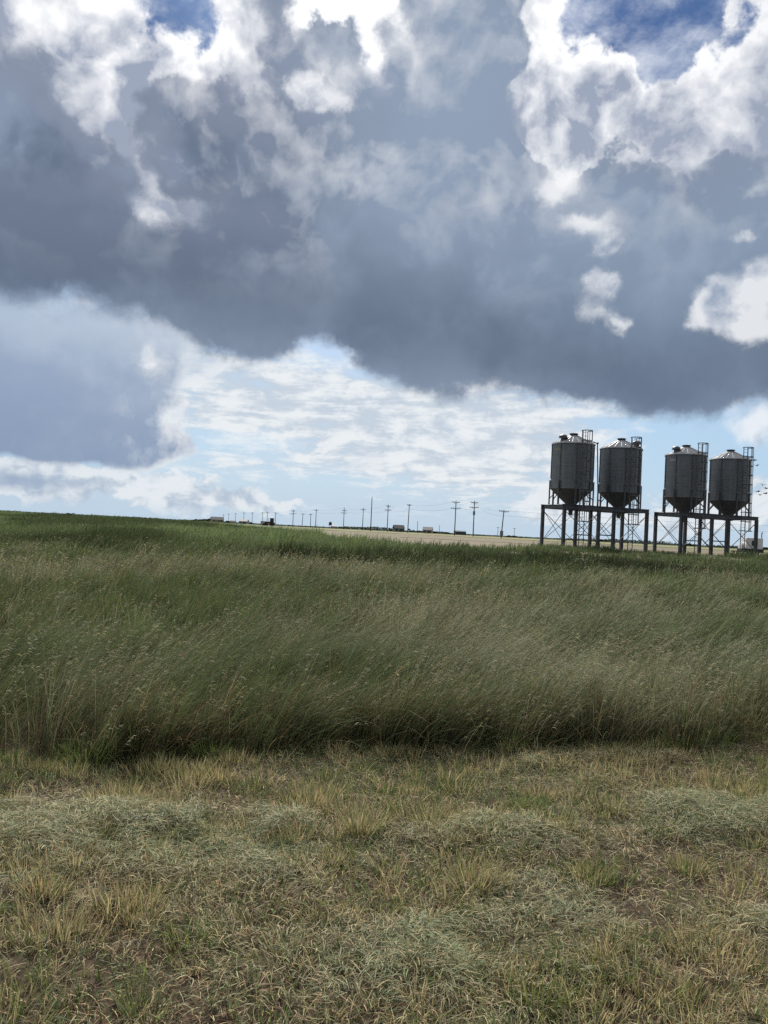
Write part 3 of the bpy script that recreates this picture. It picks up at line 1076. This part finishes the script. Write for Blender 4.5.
def build_bins():
    wall_m = galvanised('galvanised_wall', (.150, .160, .172), .52, .4, True)
    roof_m = galvanised('galvanised_roof', (.33, .335, .34), .5, .5, False)
    cone_m = galvanised('hopper_sheet', (.085, .090, .098), .6, .3, False)
    steel = paint('dark_steel', (.078, .083, .094), .55, .3, .35, 2.0)
    rail_m = paint('rail_steel', (.10, .10, .105), .5, .5, .3)
    rod_m = paint('brace_steel', (.085, .085, .09), .5, .4, .3)
    plate_m = paint('plate_yellow', (.22, .20, .12), .5, 0, .2)
    plate_w = paint('plate_white', (.26, .26, .26), .5, 0, .2)

    th = R(19.4)
    u, v = Vector((math.cos(th), math.sin(th), 0)), Vector((-math.sin(th), math.cos(th), 0))
    first = at(569.8, 528, 67.0)
    first.z = 0
    steps_u = [0.0, 4.69, 11.44, 16.33]
    centres = [first + u * (k / math.cos(th)) for k in steps_u]
    GROUND = 0.86
    TOP = 4.62                          # upper face of the platforms
    L, D = 3.43, 3.43
    BEAM = 0.36

    # ---- the two steel platforms
    looks = ['dark steel eight-legged platform under the left pair of galvanised bins',
             'dark steel eight-legged platform under the right pair of bins beside the white trailer']
    for p in range(2):
        c0, c1 = centres[2 * p], centres[2 * p + 1]
        mid = (c0 + c1) / 2
        half = (c1 - c0).length / 2
        g = GROUND - 0.05
        root = empty('steel_platform', (mid.x, mid.y, g), th)
        tag(root, looks[p], 'platform', 'steel platforms carrying the bins')
        us = [-half - L / 2, -half + L / 2, half - L / 2, half + L / 2]
        H = TOP - g
        for a in us:
            for s in (-1, 1):
                b = MB().bar((a, s * D / 2, 0), (a, s * D / 2, H - BEAM), .05, .22)
                b.box((a - .11, s * D / 2, (H - BEAM) / 2), (.03, .24, H - BEAM - .002))
                b.box((a + .11, s * D / 2, (H - BEAM) / 2), (.03, .24, H - BEAM - .002))
                b.box((a, s * D / 2, .02), (.42, .42, .04))
                b.build('leg', steel, root)
        for s in (-1, 1):
            MB().ibeam((us[0] - .2, s * D / 2, H - BEAM / 2), (us[3] + .2, s * D / 2, H - BEAM / 2), .24, BEAM).build('main_beam', steel, root)
        for a in us:
            MB().ibeam((a, -D / 2 + .04, H - BEAM / 2 - .01), (a, D / 2 - .04, H - BEAM / 2 - .01), .2, BEAM - .06).build('cross_beam', steel, root)
        for q in (-half, half):
            MB().ibeam((q - .6, -D / 2 + .04, H - BEAM / 2 - .02), (q - .6, D / 2 - .04, H - BEAM / 2 - .02), .16, BEAM - .1).build('cross_beam', steel, root)
            MB().ibeam((q + .6, -D / 2 + .04, H - BEAM / 2 - .02), (q + .6, D / 2 - .04, H - BEAM / 2 - .02), .16, BEAM - .1).build('cross_beam', steel, root)
        zt, zb = H - BEAM - .15, .55
        for (a0, a1) in ((us[0], us[1]), (us[2], us[3])):
            for s in (-1, 1):
                y = s * (D / 2 + .02)
                MB().tube((a0, y, zt), (a1, y, zb), .028).build('brace', rod_m, root)
                MB().tube((a0, y + .06 * s, zb), (a1, y + .06 * s, zt), .028).build('brace', rod_m, root)
        for a in us:
            MB().tube((a, -D / 2, zt), (a, D / 2, zb), .024).build('brace', rod_m, root)
            MB().tube((a + .05, -D / 2, zb), (a + .05, D / 2, zt), .024).build('brace', rod_m, root)
        # low tie across the gap between the towers
        MB().bar((us[1], -D / 2 + .2, 1.35), (us[2], -D / 2 + .2, 1.35), .07, .1).build('tie_bar', steel, root)
        MB().bar((us[1], D / 2 - .2, 1.3), (us[2], D / 2 - .2, 1.3), .07, .1).build('tie_bar', steel, root)

    # ---- one bin, then three copies
    RW = 1.81
    ZC, ZE, ZA = 1.36, 5.30, 6.06       # hopper top, eave, roof neck (above the platform)

    def make_bin(vent_deg, cage_extra, name_plate, pipe):
        root = empty('grain_silo', (0, 0, 0))
        wb = MB().lathe([(RW, ZC), (RW, ZE)], 64)
        n = 4
        for k in range(n + 1):                     # lapped sheet joints, four courses high
            z = ZC + .03 + (ZE - ZC - .06) * k / n
            wb.lathe([(RW + .002, z - .035), (RW + .009, z - .03), (RW + .009, z + .03), (RW + .002, z + .035)], 64)
        wall = wb.build('wall', wall_m, root)
        st = MB()
        for k in range(8):
            a = 2 * math.pi * (k + .5) / 8
            st.bar((math.cos(a) * (RW + .03), math.sin(a) * (RW + .03), ZC + .9), (math.cos(a) * (RW + .03), math.sin(a) * (RW + .03), ZE - .1), .05, .05)
        st.build('stiffener', rail_m, wall)
        r = MB().lathe([(RW + .07, ZE - .06), (RW + .07, ZE + .01), (.34, ZA), (.34, ZA + .02)], 64)
        for k in range(20):
            a = 2 * math.pi * k / 20
            ca, sa = math.cos(a), math.sin(a)
            r.bar((ca * (RW + .05), sa * (RW + .05), ZE + .03), (ca * .36, sa * .36, ZA + .02), .04, .045)
        roof = r.build('roof', roof_m, root)
        MB().lathe([(.335, ZA - .03), (.335, ZA + .17), (.40, ZA + .17), (.40, ZA + .21), (.0, ZA + .27)], 24).build('cap', rail_m, roof)
        if vent_deg is not None:
            a = R(vent_deg)
            cx, cy = math.cos(a) * 1.33, math.sin(a) * 1.33
            z0 = ZE + (ZA - ZE) * (RW - 1.33) / (RW - .34)
            vb = MB().tube((cx, cy, z0 - .1), (cx, cy, z0 + .26), .2, seg=16)
            vb.ball((cx, cy, z0 + .33), .36, (1, 1, .55))
            vb.tube((cx, cy, z0 + .20), (cx, cy, z0 + .27), .40, .38, 16)
            vb.build('vent', rail_m, roof)
        hop = MB().lathe([(RW - .015, ZC + .02), (RW - .03, ZC - .02), (.24, -.12), (.24, -.34)], 64).build('hopper', cone_m, root)
        MB().box((0, 0, -.40), (.62, .52, .11), bevel=.01).tube((0, 0, -.46), (0, 0, -.85), .2, .17, 16).box((.45, 0, -.40), (.35, .05, .04)).build('slide_gate', rail_m, hop)
        for k in range(8):
            a = 2 * math.pi * (k + .5) / 8
            ca, sa = math.cos(a), math.sin(a)
            rot = Matrix.Rotation(a, 3, 'Z')
            lg = MB().box((ca * (RW + .08), sa * (RW + .08), 1.05), (.11, .13, 2.1), rot)
            lg.box((ca * (RW + .06), sa * (RW + .06), .012), (.28, .24, .024), rot)
            # gusset tying it to the hopper rim
            lg.bar((ca * (RW + .03), sa * (RW + .03), .55), (ca * (RW - .38), sa * (RW - .38), ZC - .34), .05, .07)
            lg.build('leg', steel, root)
        # ladder on the near right side, from the ground past the eave
        a = R(-76.5) - th
        ca, sa = math.cos(a), math.sin(a)
        o = Vector((ca, sa, 0))
        t = Vector((-sa, ca, 0))
        zb = GROUND - TOP
        foot = o * (RW + .28)
        lad = MB()
        zt = ZE + .80 + cage_extra
        for s in (-1, 1):
            lad.bar(foot + t * .22 * s + Vector((0, 0, zb)), foot + t * .22 * s + Vector((0, 0, zt)), .05, .05)
        z = zb + .3
        while z < zt:
            lad.tube(foot - t * .22 + Vector((0, 0, z)), foot + t * .22 + Vector((0, 0, z)), .014, seg=6)
            z += .3
        for z in (1.2, 2.6, 4.0, 5.2):
            for s in (-1, 1):
                lad.bar(foot + t * .22 * s + Vector((0, 0, z)), foot + t * .22 * s - o * .29 + Vector((0, 0, z)), .04, .04)
        ladder = lad.build('ladder', rail_m, root)
        cage = MB()
        z = zb + 2.35
        hoops = []
        while z < zt + .01:
            hoops.append(z)
            z += (zt - (zb + 2.35)) / 9
        arc = [R(v) for v in range(-110, 111, 22)]
        pt = lambda q, rr, z: foot + o * (.30 + rr * math.cos(q)) + t * (rr * math.sin(q)) + Vector((0, 0, z))
        for z in hoops:
            rr = .46 if z > hoops[0] + .01 else .56
            for q0, q1 in zip(arc, arc[1:]):
                cage.bar(pt(q0, rr, z), pt(q1, rr, z), .02, .07)
            for q in (arc[0], arc[-1]):
                cage.bar(pt(q, rr, z), foot + t * .22 * (1 if q > 0 else -1) + Vector((0, 0, z)), .02, .06)
        for q in arc[1::2]:
            cage.bar(pt(q, .46, hoops[0]), pt(q, .46, hoops[-1]), .035, .035)
        cage.build('safety_cage', rail_m, ladder)
        if name_plate:
            m = plate_m if name_plate == 1 else plate_w
            # curved maker's plate on the upper wall towards the left
            pb = MB()
            for k in range(4):
                a0 = R(-156 + 5 * k) - th
                pb.box((math.cos(a0) * (RW + .012), math.sin(a0) * (RW + .012), ZE - .55), (.014, .165, .26), Matrix.Rotation(a0, 3, 'Z'))
            pb.build('maker_plate', m, wall)
        if pipe:
            a = R(-22) - th
            ca, sa = math.cos(a), math.sin(a)
            pp = MB().tube((ca * (RW + .22), sa * (RW + .22), ZE + .12), (ca * (RW + .50), sa * (RW + .50), -.2), .05, seg=8)
            pp.tube((ca * (RW + .22), sa * (RW + .22), ZE + .12), (ca * (RW - .15), sa * (RW - .15), ZE + .25), .05, seg=8)
            pp.ball((ca * (RW + .22), sa * (RW + .22), ZE + .14), .11)
            pp.build('fill_pipe', rail_m, root)
        return root

    labels = ['galvanised hopper bin with a slanting fill pipe down its right side, leftmost of the four',
              'galvanised hopper bin whose roof vent sits on the right beside the ladder',
              'galvanised hopper bin with a left-side roof vent, first on the platform beside the trailer',
              'galvanised hopper bin above the white trailer, no vent on its roof']
    vents = [R(0) + 215 - math.degrees(th), -32 - math.degrees(th), 208 - math.degrees(th), None]
    for i, c in enumerate(centres):
        b = make_bin(vents[i], (0.15, 0.0, 0.1, 0.15)[i], (1, 0, 2, 0)[i], i == 0)
        b.location = (c.x, c.y, TOP)
        b.rotation_euler = (0, 0, th)
        tag(b, labels[i], 'silo', 'hopper bins on steel platforms')

    # ---- white equipment trailer under the right end
    p = at(750, 553, 75.5)
    g = float(gz(p.x, p.y))
    white = paint('white_paint', (.72, .72, .70), .4, 0, .08)
    black = paint('black_steel', (.02, .02, .022), .5, 0, .3)
    glass = paint('dark_glass', (.015, .017, .02), .15, 0, .1)
    root = empty('equipment_trailer', (p.x, p.y, g), R(-8))
    tag(root, 'small white equipment trailer with a dark skirt parked under the rightmost bin', 'trailer')
    MB().box((0, 0, .58), (2.05, 1.5, .34), bevel=.02).bar((-1.0, 0, .5), (-1.75, 0, .45), .12, .1).build('chassis', black, root)
    MB().box((.18, 0, 1.30), (1.55, 1.4, 1.09), bevel=.07).build('body', white, root)
    MB().box((.12, -.712, 1.32), (.42, .03, .52), bevel=.008).build('window', glass, root)
    MB().box((-.82, 0, .98), (.30, 1.1, .44), bevel=.03).build('tool_box', white, root)
    MB().tube((.88, -.45, 1.80), (.88, -.45, 2.35), .045, seg=8).tube((.88, -.45, 2.30), (.96, -.45, 2.42), .05, seg=8).build('exhaust_stack', black, root)
    for s in (-1, 1):
        w = MB().tube((.2, s * .66, .33), (.2, s * .84, .33), .33, seg=24).build('wheel', black, root)
        MB().tube((.2, s * .80, .33), (.2, s * .85, .33), .17, seg=16).build('rim', rail_m, w)
# ------------------------------------------------------------------ power poles
def make_pole(root, H, arms, kit, wood, metal, lean=0.0, r=0.17):
    tilt = Matrix.Rotation(lean, 3, 'Y')
    P = lambda x, y, z: tilt @ Vector((x, y, z))
    MB().tube(P(0, 0, -.4), P(0, 0, H), r, r * .68, 12).build('shaft', wood, root)
    for (z, w) in arms:
        a = MB().bar(P(-w / 2, -.15, z), P(w / 2, -.15, z), .13, .16)
        a.bar(P(-w * .3, -.12, z), P(0, -.1, z - .6), .05, .05).bar(P(w * .3, -.12, z), P(0, -.1, z - .6), .05, .05)
        arm = a.build('crossarm', wood, root)
        for q in (-.46, -.2, .2, .46):
            MB().tube(P(w * q, -.15, z + .06), P(w * q, -.15, z + .34), .07, .05, 8).build('insulator', metal, arm)
    if kit == 'transformer':
        MB().tube(P(0, -.55, H * .60), P(0, -.55, H * .60 + 1.15), .34, seg=16).tube(P(0, -.55, H * .60 + 1.15), P(0, -.55, H * .60 + 1.35), .12, .06, 8).bar(P(0, 0, H * .60 + .6), P(0, -.5, H * .60 + .6), .1, .2).build('transformer', metal, root)
    if kit == 'pin':
        MB().tube(P(0, 0, H), P(0, 0, H + .45), .05, .03, 8).build('pin_insulator', metal, root)
    if kit == 'box':
        MB().box(P(.0, -.35, 1.3), (.9, .5, 1.6), bevel=.03).build('meter_box', metal, root)


# x and y of the top and of the foot in the photograph, distance, arms, fitting, what singles it out
POLES = [
    (456.0, 501.5, 454.5, 535.0, 235, [(0, 2.4), (1.9, 3.0)], 'pin', 'tall wooden power pole with two crossarms, just left of the transformer pole'),
    (474.2, 500.8, 473.0, 537.0, 225, [(.3, 2.2), (1.7, 2.6)], 'transformer', 'wooden power pole carrying a round transformer below its two crossarms'),
    (504.0, 510.0, 501.0, 538.0, 215, [(.15, 2.8)], 'box', 'wooden power pole leaning right with one top crossarm and a box at its foot'),
    (409.4, 504.2, 407.6, 533.5, 270, [(.12, 1.5)], None, 'leaning wooden pole with a single short arm at its tip, near the grey roofed barn'),
    (388.2, 504.7, 387.0, 532.0, 290, [(.35, 1.7), (1.8, 2.3)], 'pin', 'slim wooden power pole with two crossarms right of the thick bare pole'),
    (371.6, 497.7, 370.6, 530.8, 250, [], 'pin', 'thick tall wooden pole without any crossarm'),
    (363.2, 508.0, 362.4, 529.8, 340, [(.5, 2.4)], 'pin', 'wooden power pole with one crossarm just left of the thick bare pole'),
    (344.0, 507.8, 343.4, 528.3, 360, [(1.0, 2.3), (2.2, 2.8)], 'pin', 'wooden power pole with two wide crossarms above the end of the bare field'),
    (316.0, 509.2, 315.6, 526.6, 420, [(.4, 2.6)], 'pin', 'distant wooden power pole with one crossarm over the left tip of the bare field'),
    (303.0, 513.4, 302.0, 525.8, 480, [(.2, 2.8)], None, 'distant wooden power pole leaning slightly, between two straight poles'),
    (310.8, 513.6, 310.6, 526.2, 470, [(.3, 2.0)], None, 'thin distant pole right of the slightly leaning one'),
    (293.2, 510.0, 292.8, 525.2, 430, [(.3, 2.2), (1.8, 3.4)], 'pin', 'distant wooden power pole with two crossarms, first right of the tractor'),
    (275.4, 512.3, 275.2, 524.4, 520, [(.3, 2.6)], None, 'distant power pole standing just right of the tractor'),
    (267.2, 511.6, 267.0, 523.8, 540, [(.3, 2.6)], None, 'distant power pole standing directly behind the tractor'),
    (262.5, 512.2, 262.3, 523.6, 560, [(.3, 2.6)], None, 'distant power pole just left of the tractor'),
    (252.2, 512.3, 252.0, 523.0, 600, [(.3, 2.8)], None, 'distant power pole between the white shed and the tractor'),
    (243.8, 512.4, 243.6, 522.6, 640, [(.3, 2.8)], None, 'distant power pole behind the white shed'),
    (235.5, 513.2, 235.3, 522.2, 700, [(.3, 2.8)], None, 'distant power pole just left of the white shed'),
    (228.7, 513.4, 228.5, 521.8, 740, [(.3, 2.8)], None, 'distant power pole right of the dark farmhouse roof'),
    (223.4, 514.4, 223.2, 521.4, 800, [(.3, 2.8)], None, 'very distant power pole at the right end of the dark farmhouse'),
    (514.6, 528.0, 514.0, 538.0, 620, [(.2, 2.4)], None, 'small far pole to the right of the pole with a box at its foot'),
    (498.2, 527.0, 497.6, 537.0, 600, [(.2, 2.4)], None, 'small far pole just left of the pole with a box at its foot'),
    (417.6, 521.0, 417.2, 532.5, 520, [], None, 'thin far mast between the grey roofed barn and the short-armed pole'),
    (439.6, 525.0, 439.3, 533.6, 600, [], None, 'thin pale far mast standing over low trees, left of the tallest double-armed pole'),
]


def build_poles():
    wood = paint('pole_wood', (.060, .048, .038), .85, 0, .3, 4, (3, 3, .3))
    metal = paint('pole_fittings', (.16, .16, .17), .5, .3, .2)
    tops = {}
    for i, (tx, ty, bx, by, Y, arms, kit, label) in enumerate(POLES):
        top, foot = at(tx, ty, Y), at(bx, by, Y)
        g = float(gz(foot.x, Y)) - 0.02
        H = top.z - g
        expect = math.atan2(top.x - foot.x, top.z - foot.z)
        lean = expect if 'lean' in label else expect * 0.3
        root = empty('power_pole', (foot.x, Y, g))
        root.rotation_euler = (0, 0, R(-6))
        make_pole(root, H, [(H - z - .25, w) for z, w in arms], kit, wood, metal, lean, r=.17 if Y < 400 else .2)
        if i == 5:
            root.children[0].scale = (1.5, 1.5, 1)
        tag(root, label, 'pole', 'wooden poles across the far fields')
        tops[i] = Vector((foot.x + math.sin(lean) * H, Y, g + H * math.cos(lean) - .1))
    # wires hung along the roadside row
    wire = paint('wire', (.03, .03, .032), .5, .5, .1)
    rowi = [2, 1, 0, 3, 4, 6, 7, 8, 11, 12, 14]
    ends = [Vector((tops[2].x + 95, 190, tops[2].z - .6))] + [tops[k] for k in rowi]
    for w, off, lab in ((0, -1.0, 'upper'), (1, 1.0, 'lower')):
        b = MB()
        for A, B in zip(ends, ends[1:]):
            prev = None
            for k in range(9):
                t = k / 8
                q = A.lerp(B, t) + Vector((off, 0, -(w * 1.5) - 4 * t * (1 - t) * 0.9))
                if prev is not None:
                    b.tube(prev, q, .018, seg=4, caps=False)
                prev = q
        tag(b.build('power_line', wire), f'thin {lab} power line strung along the row of wooden poles', 'power line', 'power lines')


# ------------------------------------------------------------------ trees and bushes
def tree(label, px, py_top, Y, width, seed, name='broadleaf_tree', group='trees along the horizon', tone=(.030, .042, .020)):
    rg = np.random.default_rng(seed)
    top = at(px, py_top, Y)
    g = float(gz(top.x, Y)) - .05
    H = max(1.2, top.z - g)
    root = empty(name, (top.x, Y, g))
    tag(root, label, 'tree' if 'tree' in name else 'bush', group)
    bark = bpy.data.materials.get('bark') or paint('bark', (.05, .038, .028), .9, 0, .3)
    lm = bpy.data.materials.get('crown_leaves') or leaf_mat('crown_leaves', .1, .25)
    t = MB().tube((0, 0, -.1), (0, 0, H * .5), .04 * H, .022 * H, 8)
    for k in range(4):
        a = k * 1.6 + rg.random()
        t.tube((0, 0, H * (.25 + .06 * k)), (math.cos(a) * width * .28, math.sin(a) * width * .28, H * (.55 + .06 * k)), .018 * H, .008 * H, 6)
    t.build('trunk', bark, root)
    n = 900
    # leaf clumps round a few uneven centres
    cs = np.stack([rg.normal(0, width * .24, 11), rg.normal(0, width * .2, 11), H * rg.uniform(.30, .82, 11)], 1)
    ci = rg.integers(0, 11, n)
    rr = width * rg.uniform(.13, .24, 11)[ci]
    dv = rg.normal(size=(n, 3))
    dv /= np.linalg.norm(dv, axis=1, keepdims=True)
    c = cs[ci] + dv * (rr * rg.random(n) ** .4)[:, None] * np.array([1, 1, H / width * .55])
    c[:, 2] = np.clip(c[:, 2], .05 * H, H)
    s = width * rg.uniform(.035, .075, n)
    A, B = rg.normal(size=(n, 3)), rg.normal(size=(n, 3))
    A /= np.linalg.norm(A, axis=1, keepdims=True)
    B -= A * (A * B).sum(1, keepdims=True)
    B /= np.linalg.norm(B, axis=1, keepdims=True)
    q = np.stack([c - A * s[:, None], c - B * s[:, None] * .6, c + A * s[:, None], c + B * s[:, None] * .6], 1)
    col = np.array(tone) * rg.uniform(.6, 1.5, (n, 1))
    o = mesh_np('crown', q.reshape(-1, 3), np.arange(4 * n), np.arange(n) * 4, lm, np.repeat(col, 4, 0))
    o.parent = root


def house(root, w, d, hw, hr, wall, roof, dark, doors=True):
    MB().box((0, 0, hw / 2), (w, d, hw)).build('wall', wall, root)
    bm = MB()
    o = .35
    pts = [(-w / 2 - o, -d / 2 - o, hw - .05), (w / 2 + o, -d / 2 - o, hw - .05), (w / 2 + o, d / 2 + o, hw - .05), (-w / 2 - o, d / 2 + o, hw - .05),
           (-w / 2 - o, 0, hw + hr), (w / 2 + o, 0, hw + hr)]
    vs = [bm.bm.verts.new(p) for p in pts]
    for f in ((0, 1, 5, 4), (2, 3, 4, 5), (1, 2, 5), (3, 0, 4), (3, 2, 1, 0)):
        bm.bm.faces.new([vs[k] for k in f])
    bm.build('roof', roof, root)
    if doors:
        MB().box((w * .12, -d / 2 - .03, 1.05), (1.1 if w < 20 else 3.5, .08, 2.1)).build('door', dark, root)
        for q in (-.3, .34):
            MB().box((w * q, -d / 2 - .03, hw * .58), (1.4, .08, 1.1)).build('window', dark, root)


def build_far():
    pale = paint('pale_wall', (.16, .158, .155), .9, 0, .1)
    slate = paint('slate_wall', (.05, .055, .07), .7, 0, .15)
    white = paint('white_sheet', (.32, .32, .32), .9, 0, .06)
    tan = paint('tan_wall', (.30, .24, .17), .8, 0, .15)
    dkroof = paint('dark_roof', (.04, .042, .048), .95, 0, .2)
    greyroof = paint('grey_roof', (.09, .088, .095), .9, 0, .15)
    dark = paint('dark_opening', (.02, .02, .022), .4, 0, .2)
    rust = paint('red_paint', (.075, .022, .018), .5, 0, .25)
    rubber = paint('tyre_rubber', (.015, .015, .015), .8, 0, .2)

    def place(name, label, cat, px, Y, rz=0.0, group=None):
        p = at(px, 530, Y)
        return tag(empty(name, (p.x, Y, float(gz(p.x, Y)) - .03), R(rz)), label, cat, group)

    G = 'farm buildings on the horizon'
    house(place('farmhouse', 'dark roofed farmhouse with pale walls between two wooden poles', 'house', 398.5, 560, 12, G), 7.2, 7, 2.6, 2.5, pale, dkroof, dark)
    house(place('barn', 'grey roofed barn among low trees, right of the dark roofed farmhouse', 'barn', 427.8, 560, -8, G), 6.5, 9, 2.4, 2.3, tan, greyroof, dark)
    house(place('long_shed', 'long low dark shed at the foot of the double-armed power pole', 'shed', 460.0, 600, 4, G), 8.0, 10, 2.6, .8, slate, dkroof, dark, False)
    house(place('farmhouse', 'dark roofed farmhouse with a tan gable among trees on the far left', 'house', 216.5, 700, 18, G), 11, 10, 2.8, 2.6, tan, dkroof, dark)
    house(place('shed', 'bright white shed left of the tractor', 'shed', 243.5, 620, -5, G), 6.5, 7, 2.3, 1.7, white, white, dark)
    house(place('shed', 'low white shed between the dark farmhouse and the bright white shed', 'shed', 232.5, 640, 5, G), 4.5, 5, 1.9, .8, white, greyroof, dark, False)
    house(place('shed', 'tiny pale shed left of the pole above the bare field', 'shed', 334.0, 600, 5, G), 5, 5, 1.8, 1.0, white, white, dark, False)
    # a raised tank on posts
    t = place('water_tank', 'small dark tank on posts on the horizon above the bare field', 'tank', 330.0, 520, 0)
    MB().tube((0, 0, 2.2), (0, 0, 4.2), 1.0, seg=16).tube((0, 0, 4.2), (0, 0, 4.7), 1.05, .1, 16).build('tank', dkroof, t)
    for sx in (-1, 1):
        for sy in (-1, 1):
            MB().tube((sx * .7, sy * .7, -.1), (sx * .7, sy * .7, 2.25), .09, seg=8).build('leg', dkroof, t)

    # tractor with a pale implement
    t = place('tractor', 'dark red tractor working at the edge of the green field', 'tractor', 269.8, 290, 0)
    MB().box((-.9, 0, 1.25), (2.1, .95, .85), bevel=.08).box((-2.0, 0, 1.05), (.35, .9, .5), bevel=.05).build('bonnet', rust, t)
    MB().box((.65, 0, 2.1), (1.35, 1.4, 1.5), bevel=.08).build('cab', dark, t)
    MB().box((.65, 0, 2.92), (1.6, 1.6, .16), bevel=.04).build('roof', rust, t)
    MB().tube((-.7, .3, 1.6), (-.7, .3, 2.9), .06, seg=8).build('exhaust_pipe', dark, t)
    for sy in (-1, 1):
        MB().tube((.75, sy * .75, .85), (.75, sy * 1.15, .85), .86, seg=24).tube((.75, sy * 1.14, .85), (.75, sy * 1.17, .85), .4, seg=16).build('wheel', rubber, t)
        MB().tube((-1.5, sy * .7, .55), (-1.5, sy * 1.0, .55), .56, seg=20).build('wheel', rubber, t)
    MB().box((.9, 0, 1.0), (2.6, 2.6, .25), bevel=.05).build('fender', rust, t)
    t2 = place('farm_trailer', 'white farm trailer just left of the dark red tractor', 'trailer', 263.4, 300, 0)
    MB().box((0, 0, 1.25), (2.2, 2.0, 1.0), bevel=.08).build('body', white, t2)
    for sy in (-1, 1):
        MB().tube((0, sy * .95, .4), (0, sy * 1.15, .4), .4, seg=16).build('wheel', rubber, t2)
    MB().bar((1.1, 0, .6), (2.0, 0, .55), .1, .1).build('drawbar', dark, t2)

    # trees one can tell apart
    T = [('round dark bush alone on the horizon at the far left', 69.5, 512.4, 520, 5.0),
         ('low dark tree left of the tan gabled farmhouse', 198.0, 519.0, 680, 9),
         ('wide dark tree behind the dark farmhouse on the far left', 210.0, 518.2, 740, 12),
         ('dark tree against the right gable of the far-left farmhouse', 222.0, 519.2, 730, 6),
         ('low wide tree between the farmhouse and the white sheds', 228.0, 520.6, 760, 9),
         ('small dark tree behind the right end of the bright white shed', 249.0, 521.6, 720, 8),
         ('dark bush beside the pole next to the dark roofed farmhouse', 391.2, 529.0, 600, 4),
         ('narrow dark tree between the farmhouse and the grey roofed barn', 411.5, 528.6, 590, 5),
         ('low tree on the left of the grey roofed barn', 418.0, 530.4, 620, 6),
         ('low tree on the right of the grey roofed barn', 435.0, 531.2, 640, 6),
         ('dark tree left of the long dark shed', 446.0, 532.0, 620, 8),
         ('wide low dark tree right of the pole with a box at its foot', 511.5, 535.6, 640, 12),
         ('small dark tree between the transformer pole and the box pole', 479.0, 534.4, 620, 7),
         ('low dark tree far behind the left platform legs', 600.0, 539.4, 650, 9),
         ('low dark tree far behind the right platform, under the third bin', 690.0, 543.4, 650, 10),
         ('dark tree far behind, left of the white trailer', 729.0, 545.4, 600, 9),
         ('dark trees edge right of the white trailer', 764.0, 547.2, 600, 9)]
    for k, (lab, px, py, Y, w) in enumerate(T):
        tree(lab, px, py, Y, w, 100 + k, 'round_bush' if 'bush' in lab else 'broadleaf_tree')

    # the far woods read as one thin dark line
    rg = np.random.default_rng(77)
    n = 42000
    x = rg.uniform(-950, 1100, n)
    Y = rg.uniform(1150, 1300, n)
    hmax = 4.0 * smooth(fnoise(x, Y * 0, .012, 3, 3), .36, .60) + 1.2
    hmax = hmax * np.where(x < -380, .35, 1)
    z = gz(x, Y) + hmax * rg.random(n) ** 1.2
    s = rg.uniform(.6, 1.6, n)
    A, B = rg.normal(size=(n, 3)), rg.normal(size=(n, 3))
    A /= np.linalg.norm(A, axis=1, keepdims=True)
    B /= np.linalg.norm(B, axis=1, keepdims=True)
    c = np.stack([x, Y, z], 1)
    q = np.stack([c - A * s[:, None], c - B * s[:, None] * .7, c + A * s[:, None], c + B * s[:, None] * .7], 1)
    col = np.array((.035, .048, .030)) * rg.uniform(.7, 1.4, (n, 1))
    tag(mesh_np('far_woods', q.reshape(-1, 3), np.arange(4 * n), np.arange(n) * 4, leaf_mat('woods', .05, .2), np.repeat(col, 4, 0)), kind='stuff')

    # birds over the right-hand bin
    bm_ = paint('bird_feathers', (.03, .03, .032), .8, 0, .2)
    spots = [(754.4, 460.4, 'highest of the flock'), (756.8, 465.6, 'second highest of the flock'), (762.7, 485.0, 'small bird alone above the rest of the lower flock'),
             (766.6, 488.5, 'bird of the lower flock closest to the picture edge'), (758.4, 491.6, 'leftmost bird of the lower flock'),
             (765.8, 493.6, 'lowest but one of the lower flock'), (760.0, 495.0, 'lowest bird of the lower flock')]
    proto = None
    for k, (px, py, lab) in enumerate(spots):
        p = at(px, py, 78)
        if proto is None:
            b = empty('bird', p)
            body = MB().ball((0, 0, 0), .055, (2.3, 1, .9), 12).ball((.13, 0, .02), .04, (1.2, 1, 1), 10)
            body.tube((-.10, 0, 0), (-.24, 0, .01), .025, .045, 8).build('body', bm_, b)
            for s in (-1, 1):
                w = MB()
                A_ = [(.07, s * .03, .02), (-.06, s * .03, .02), (-.05, s * .17, .10), (.06, s * .17, .11), (-.06, s * .36, .07)]
                lo = [w.bm.verts.new(q) for q in A_]
                hi = [w.bm.verts.new((q[0], q[1], q[2] + .012)) for q in A_]
                for f in ((0, 1, 2, 3), (3, 2, 4)):
                    w.bm.faces.new([lo[i] for i in f][::-1])
                    w.bm.faces.new([hi[i] for i in f])
                ring = [0, 1, 2, 4, 3]
                for i, j in zip(ring, ring[1:] + ring[:1]):
                    w.bm.faces.new((lo[i], lo[j], hi[j], hi[i]))
                w.build('wing', bm_, b)
            proto = b
        else:
            b = copy_tree(proto)
            b.location = p
        b.rotation_euler = (R(10 * math.sin(k * 2.1)), R(6 * math.cos(k)), R(180 + 37 * k))
        tag(b, f'dark bird flying right of the rightmost bin, {lab}' if 'bird' not in lab else f'dark flying {lab}', 'bird', 'birds flying past the bins')


def main():
    sc = bpy.context.scene
    build_camera()
    build_sky()
    view_settings()
    build_ground()
    build_mown()
    build_tall()
    build_band()
    build_bins()
    build_poles()
    build_far()
    c = sc.cycles
    c.use_denoising = False
    c.max_bounces = 5
    c.diffuse_bounces = 3
    c.glossy_bounces = 2
    c.transmission_bounces = 3
    c.caustics_reflective = c.caustics_refractive = False


if __name__ == '__main__':
    main()
